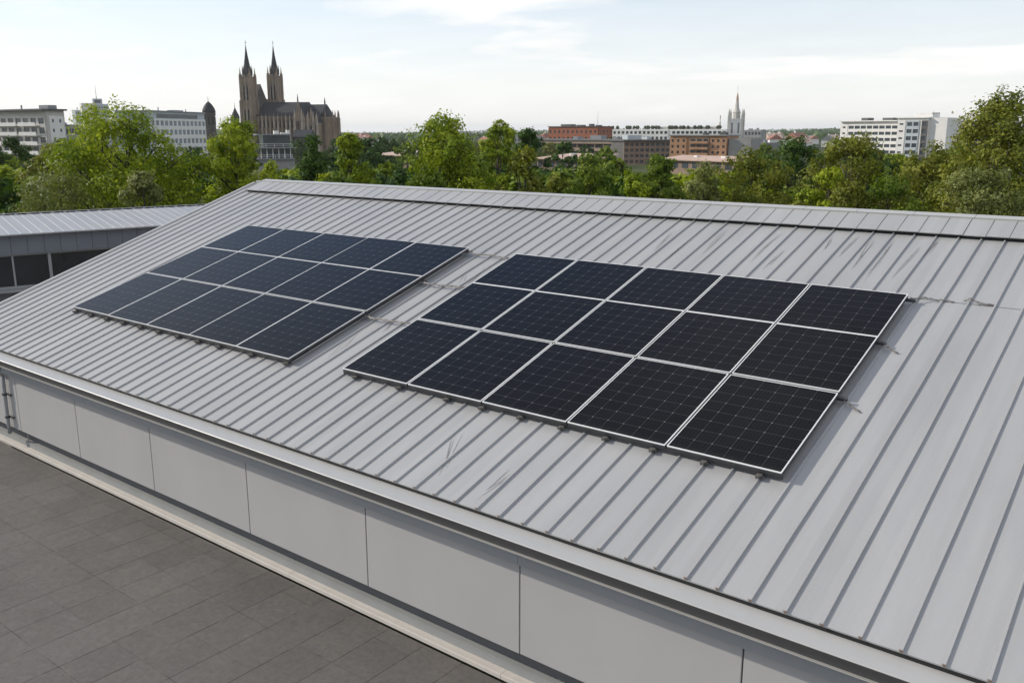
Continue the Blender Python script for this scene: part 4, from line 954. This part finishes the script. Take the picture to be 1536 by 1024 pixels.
def tree(label, u, ytop, D, wpx, kind, seed, cbf=.28, name='tree', bark='bark', group=None, cat='tree', **k):
    p = at(u, ytop, D); H = p[2]-GZ; W = wpx*D/FPX
    t = thing(name, label, cat, (p[0], p[1], GZ), 0, group)
    k['nleaf'] = int(k.get('nleaf', 9000)*2.7); k['leaf'] = k.get('leaf', .15)*.84; k['nclump'] = int(k.get('nclump', 30)*1.25)
    b, me = make_tree(None, H, W*(1.22 if k.get('shape') == 'spread' else 1.5), H*cbf, kind, LM[kind], seed, bark=bark, **k)
    b.build('trunk', M[bark], t, True)
    o = bpy.data.objects.new('crown', me); COL.objects.link(o); o.parent = t
    return t
# near trees, each its own
tree('big broad lime green tree rising against the skyline left of the cathedral', 190, 152, 36, 200, 'lime', 11, .30, nclump=52, nleaf=19000, leaf=.15, shape='spread')
tree('light green tree in front of the cathedral towers, left of the roof ridge end', 341, 178, 38, 104, 'lime', 12, .30, nclump=36, nleaf=12000, leaf=.15)
tree('low silvery willow bush in front of the trees at the left edge', 62, 248, 33, 175, 'silver', 13, .12, nclump=34, nleaf=12000, leaf=.12, name='bush', cat='bush')
tree('small grey green bush at the foot of the big lime green tree', 212, 257, 31, 78, 'silver', 14, .15, nclump=22, nleaf=6000, leaf=.12, name='bush', cat='bush')
tree('dense dark green conical tree just right of the grey modern building', 456, 203, 50, 62, 'dark', 15, .16, nclump=34, nleaf=9000, leaf=.17, shape='cone')
tree('yellow green rounded tree right of the dark conical tree below the cathedral choir', 521, 202, 47, 66, 'lime', 16, .22, nclump=32, nleaf=9500, leaf=.17)
tree('small green bush between the rounded tree and the tall lime tree by the ridge', 580, 243, 42, 58, 'green', 17, .14, nclump=18, nleaf=5000, leaf=.16, name='bush', cat='bush')
tree('tall lime green tree with upright leader in the middle of the tree line', 666, 168, 42, 118, 'lime', 18, .26, nclump=48, nleaf=15000, leaf=.16, shape='tall')
tree('pale green tree standing behind the tall lime green tree', 742, 180, 64, 58, 'lime', 19, .25, nclump=30, nleaf=8500, leaf=.20)
tree('dark green tree behind the pale one, left of the red brick block', 797, 193, 78, 50, 'dark', 20, .2, nclump=28, nleaf=7500, leaf=.24)
tree('broad olive bush behind the ridge right of the tall lime tree', 776, 222, 40, 76, 'olive', 21, .14, nclump=28, nleaf=9000, leaf=.15, name='bush', cat='bush')
tree('small dark tree at the left corner of the brown banded building', 842, 214, 140, 34, 'dark', 210, .2, nclump=16, nleaf=2200, leaf=.45)
tree('dense round dark green tree in front of the long brown building', 893, 231, 44, 84, 'green', 22, .15, nclump=30, nleaf=10000, leaf=.16)
tree('bushy mid green tree in front of the dark brown windowed building', 980, 229, 44, 72, 'green', 23, .15, nclump=30, nleaf=9500, leaf=.16)
tree('low greyish bush below the tan brick block', 1066, 243, 39, 88, 'silver', 24, .12, nclump=24, nleaf=7500, leaf=.14, name='bush', cat='bush')
tree('wide olive green tree below the white church tower', 1150, 223, 41, 120, 'olive', 25, .18, nclump=34, nleaf=10500, leaf=.15)
tree('round dark green tree with dense crown standing between two olive trees', 1194, 200, 58, 82, 'dark', 26, .18, nclump=32, nleaf=9000, leaf=.19)
tree('big olive tree with pale forked trunk in front of the long white wing', 1277, 200, 39, 150, 'olive', 27, .22, nclump=44, nleaf=14500, leaf=.15, bark='bark_pale', shape='spread')
tree('olive green tree below the white tower block at right', 1388, 214, 40, 118, 'olive', 28, .18, nclump=34, nleaf=11000, leaf=.15)
tree('tallest olive tree with pale bare limbs at the right edge', 1542, 132, 34, 168, 'olive', 29, .25, nclump=54, nleaf=19000, leaf=.15, bark='bark_pale', shape='spread')
tree('silvery bush at the right edge beneath the tallest olive tree', 1500, 246, 30, 150, 'silver', 30, .10, nclump=30, nleaf=11000, leaf=.12, name='bush', cat='bush')
tree('small dark green tree between the white tower block and the tallest olive tree', 1432, 210, 62, 70, 'green', 31, .18, nclump=24, nleaf=7000, leaf=.2)
tree('round dark green tree at the far left below the cream apartment block', 18, 206, 95, 52, 'dark', 32, .15, nclump=20, nleaf=5000, leaf=.3)
tree('brownish green tree between the left edge and the big lime tree', 75, 216, 70, 80, 'olive', 33, .15, nclump=26, nleaf=6500, leaf=.24)
tree('green bush filling the gap right of the small tree on the left', 120, 232, 52, 85, 'green', 34, .12, nclump=24, nleaf=6500, leaf=.2, name='bush', cat='bush')
tree('dark green bush in the shade between big lime tree and light green tree', 272, 236, 45, 80, 'dark', 35, .12, nclump=24, nleaf=7000, leaf=.18, name='bush', cat='bush')
tree('yellowish bush just left of the dark conical tree', 418, 244, 46, 62, 'lime', 36, .12, nclump=20, nleaf=5500, leaf=.17, name='bush', cat='bush')
tree('low yellow green bush in front of the dark round tree at right', 1235, 252, 33, 90, 'lime', 37, .1, nclump=22, nleaf=7500, leaf=.13, name='bush', cat='bush')
tree('low dark bush in front of the olive tree below the white tower block', 1345, 262, 33, 110, 'green', 38, .1, nclump=24, nleaf=8500, leaf=.13, name='bush', cat='bush')
tree('low green bush beside the round dark tree near the middle of the ridge', 835, 262, 36, 76, 'olive', 39, .1, nclump=20, nleaf=6000, leaf=.14, name='bush', cat='bush')
tree('low mixed bush between two bushy trees behind the ridge', 940, 258, 37, 70, 'lime', 40, .1, nclump=20, nleaf=6000, leaf=.14, name='bush', cat='bush')
tree('low bush at the foot of the tall lime tree behind the ridge', 620, 250, 38, 84, 'green', 41, .1, nclump=22, nleaf=7000, leaf=.15, name='bush', cat='bush')
tree('low dark bush behind the ridge below the rounded yellow green tree', 500, 258, 38, 90, 'green', 42, .1, nclump=20, nleaf=6500, leaf=.15, name='bush', cat='bush')
# middle distance trees: copies of a few crowns, turned and scaled
FP = []
for i, (kind, sh, H_, W_) in enumerate((('green', 'round', 8, 8), ('dark', 'round', 8, 7), ('olive', 'round', 7, 8), ('dark', 'cone', 8, 5.5), ('lime', 'spread', 8, 8))):
    t = thing('tree', 'x', 'tree', (0, 0, GZ)); b, me = make_tree(None, H_, W_, H_*.16, kind, LM[kind], 300+i, nclump=30, nleaf=4200, leaf=.42, shape=sh, twigs=False)
    b.build('trunk', M['bark'], t, True); o = bpy.data.objects.new('crown', me); COL.objects.link(o); o.parent = t; FP.append([t, False])
adj = ['mid green rounded', 'dark green rounded', 'olive rounded', 'dark narrow pointed', 'pale yellow green spreading']
def scatter_tree(i, u, D, sc_, zone):
    src, used = FP[i]; t = src if not used else copy_tree(src); FP[i][1] = True
    p = at(u, 197, D); t.location = (p[0], p[1], GZ-.2); t.rotation_euler = (0, 0, fr_.uniform(0, 6.3)); t.scale = (sc_*fr_.uniform(.85, 1.2), sc_*fr_.uniform(.85, 1.2), sc_)
    tag(t, '%s tree among the %s' % (adj[i], zone), 'tree', '%s trees of the %s' % (adj[i], zone))
fr_ = np.random.default_rng(77)
gaps = [(552, 618), (800, 870), (986, 1112)]
for i in range(70):
    D = fr_.uniform(62, 185); u = fr_.uniform(-150, 1690)
    hmax = (CAM[2]-GZ) - (8+fr_.uniform(0, 22))*D/FPX
    if any(a-12 < u < c+12 for a, c in gaps): hmax = (CAM[2]-GZ) - 52*D/FPX
    if 380 < u < 445: hmax = (CAM[2]-GZ) - 42*D/FPX
    sc_ = min(hmax/8.0, fr_.uniform(.75, 1.15))
    if sc_ < .35: continue
    scatter_tree(int(fr_.choice([0, 0, 1, 2, 2, 4])), u, D, sc_, 'wooded park just beyond the building')
for i in range(120):
    D = 190*(1150/190)**fr_.random(); u = fr_.uniform(-120, 1660)
    if any(a-4 < u < c+4 for a, c in gaps) and D < 230: continue
    if 380 < u < 445 and D < 280: continue
    y_ = fr_.uniform(3, 9); sc_ = min(((CAM[2]-GZ) - y_*D/FPX)/8.0, fr_.uniform(.8, 1.25))
    if 935 < u < 1010 or 1005 < u < 1125 or 817 < u < 935:
        if D < 300: sc_ = min(sc_, ((CAM[2]-GZ) - 38*D/FPX)/8)
    if 1255 < u < 1420 and D < 340: sc_ = min(sc_, ((CAM[2]-GZ)-22*D/FPX)/8)
    if sc_ < .3: continue
    scatter_tree(int(fr_.choice([0, 1, 1, 2, 3])), u, D, sc_, 'town roofs in the distance')
for u, D, k, s_ in ((535, 150, 1, 1.28), (548, 160, 1, 1.25), (575, 260, 1, 1.22), (590, 265, 3, 1.2), (510, 330, 1, 1.3), (740, 330, 0, 1.2), (690, 300, 1, 1.25), (610, 190, 0, 1.15), (640, 210, 1, 1.2)):
    scatter_tree(k, u, D, s_, 'town roofs in the distance')
for i in range(70):
    D = fr_.uniform(44, 80); u = -60 + 1660*(i+fr_.uniform(0, 1))/70; y_ = fr_.uniform(250, 274)
    if any(a < u < c for a, c in gaps): y_ = fr_.uniform(246, 256)
    sc_ = ((CAM[2]-GZ) - (y_-197)*D/FPX)/8.0
    scatter_tree(int(fr_.choice([0, 1, 2, 2, 4])), u, D, sc_, 'thicket behind the ridge')
for i in range(22):
    D = fr_.uniform(60, 130); a_, c_ = gaps[int(fr_.choice([0, 1, 2, 2]))]; u = fr_.uniform(a_-5, c_+10); y_ = fr_.uniform(242, 249)
    scatter_tree(int(fr_.choice([0, 1, 2, 4])), u, D, ((CAM[2]-GZ) - (y_-197)*D/FPX)/8.0, 'thicket behind the ridge')
# far woods on the hills read as one mass
rr = np.random.default_rng(9); n = 15000
a = rr.uniform(-1.05, 1.05, n) + math.pi/2 - YAW*-1*-1; rad = 1250*(6000/1250)**rr.random(n)
ang = math.atan2(_c, _s) + rr.uniform(-.62, .62, n)
cl = rr.normal(size=n)*.004; ang = np.round(ang/.012)*.012 + cl*1.4
P = np.stack([CAM[0]+rad*np.cos(ang), CAM[1]+rad*np.sin(ang), np.zeros(n)], 1)
def gh(x, y):
    r_ = math.hypot(x, y); i = max(j for j in range(len(radii)) if radii[j] <= r_); i = min(i, len(radii)-2)
    aa = math.atan2(y, x); f = (r_-radii[i])/(radii[i+1]-radii[i]); return hill(radii[i], aa)*(1-f)+hill(radii[i+1], aa)*f
P[:, 2] = [gh(x, y) + 3.0 + rr.uniform(0, 5) for x, y in P[:, :2]]
Nn = rr.normal(size=(n, 3)); Nn[:, 2] = np.abs(Nn[:, 2])+.2; Nn /= np.linalg.norm(Nn, axis=1, keepdims=True)
me = leaf_mesh(P, Nn, rr.uniform(7, 15, n), rr.uniform(0, 1, n), rr); me.name = 'distant_woodland'; me.materials.append(LM['dark'])
o = bpy.data.objects.new('distant_woodland', me); COL.objects.link(o); tag(o, 'far off woodland covering the low hills along the horizon', 'woodland', kind='stuff')

# ------------------------------------------------------------------ air: pale haze out to the horizon
b = MB(); b.box(-9000, 9000, -9000, 9000, GZ-1.5, 75)
m = bpy.data.materials.new('haze_air'); m.use_nodes = True; t = m.node_tree; t.nodes.clear()
pv = t.nodes.new('ShaderNodeVolumePrincipled'); pv.inputs['Color'].default_value = (.93, .95, .98, 1); pv.inputs['Density'].default_value = 1.0e-4; pv.inputs['Anisotropy'].default_value = .3
o_ = t.nodes.new('ShaderNodeOutputMaterial'); t.links.new(pv.outputs[0], o_.inputs['Volume'])
o = b.build('haze', m); tag(o, 'pale blue haze in the air over the town', 'haze', kind='stuff')
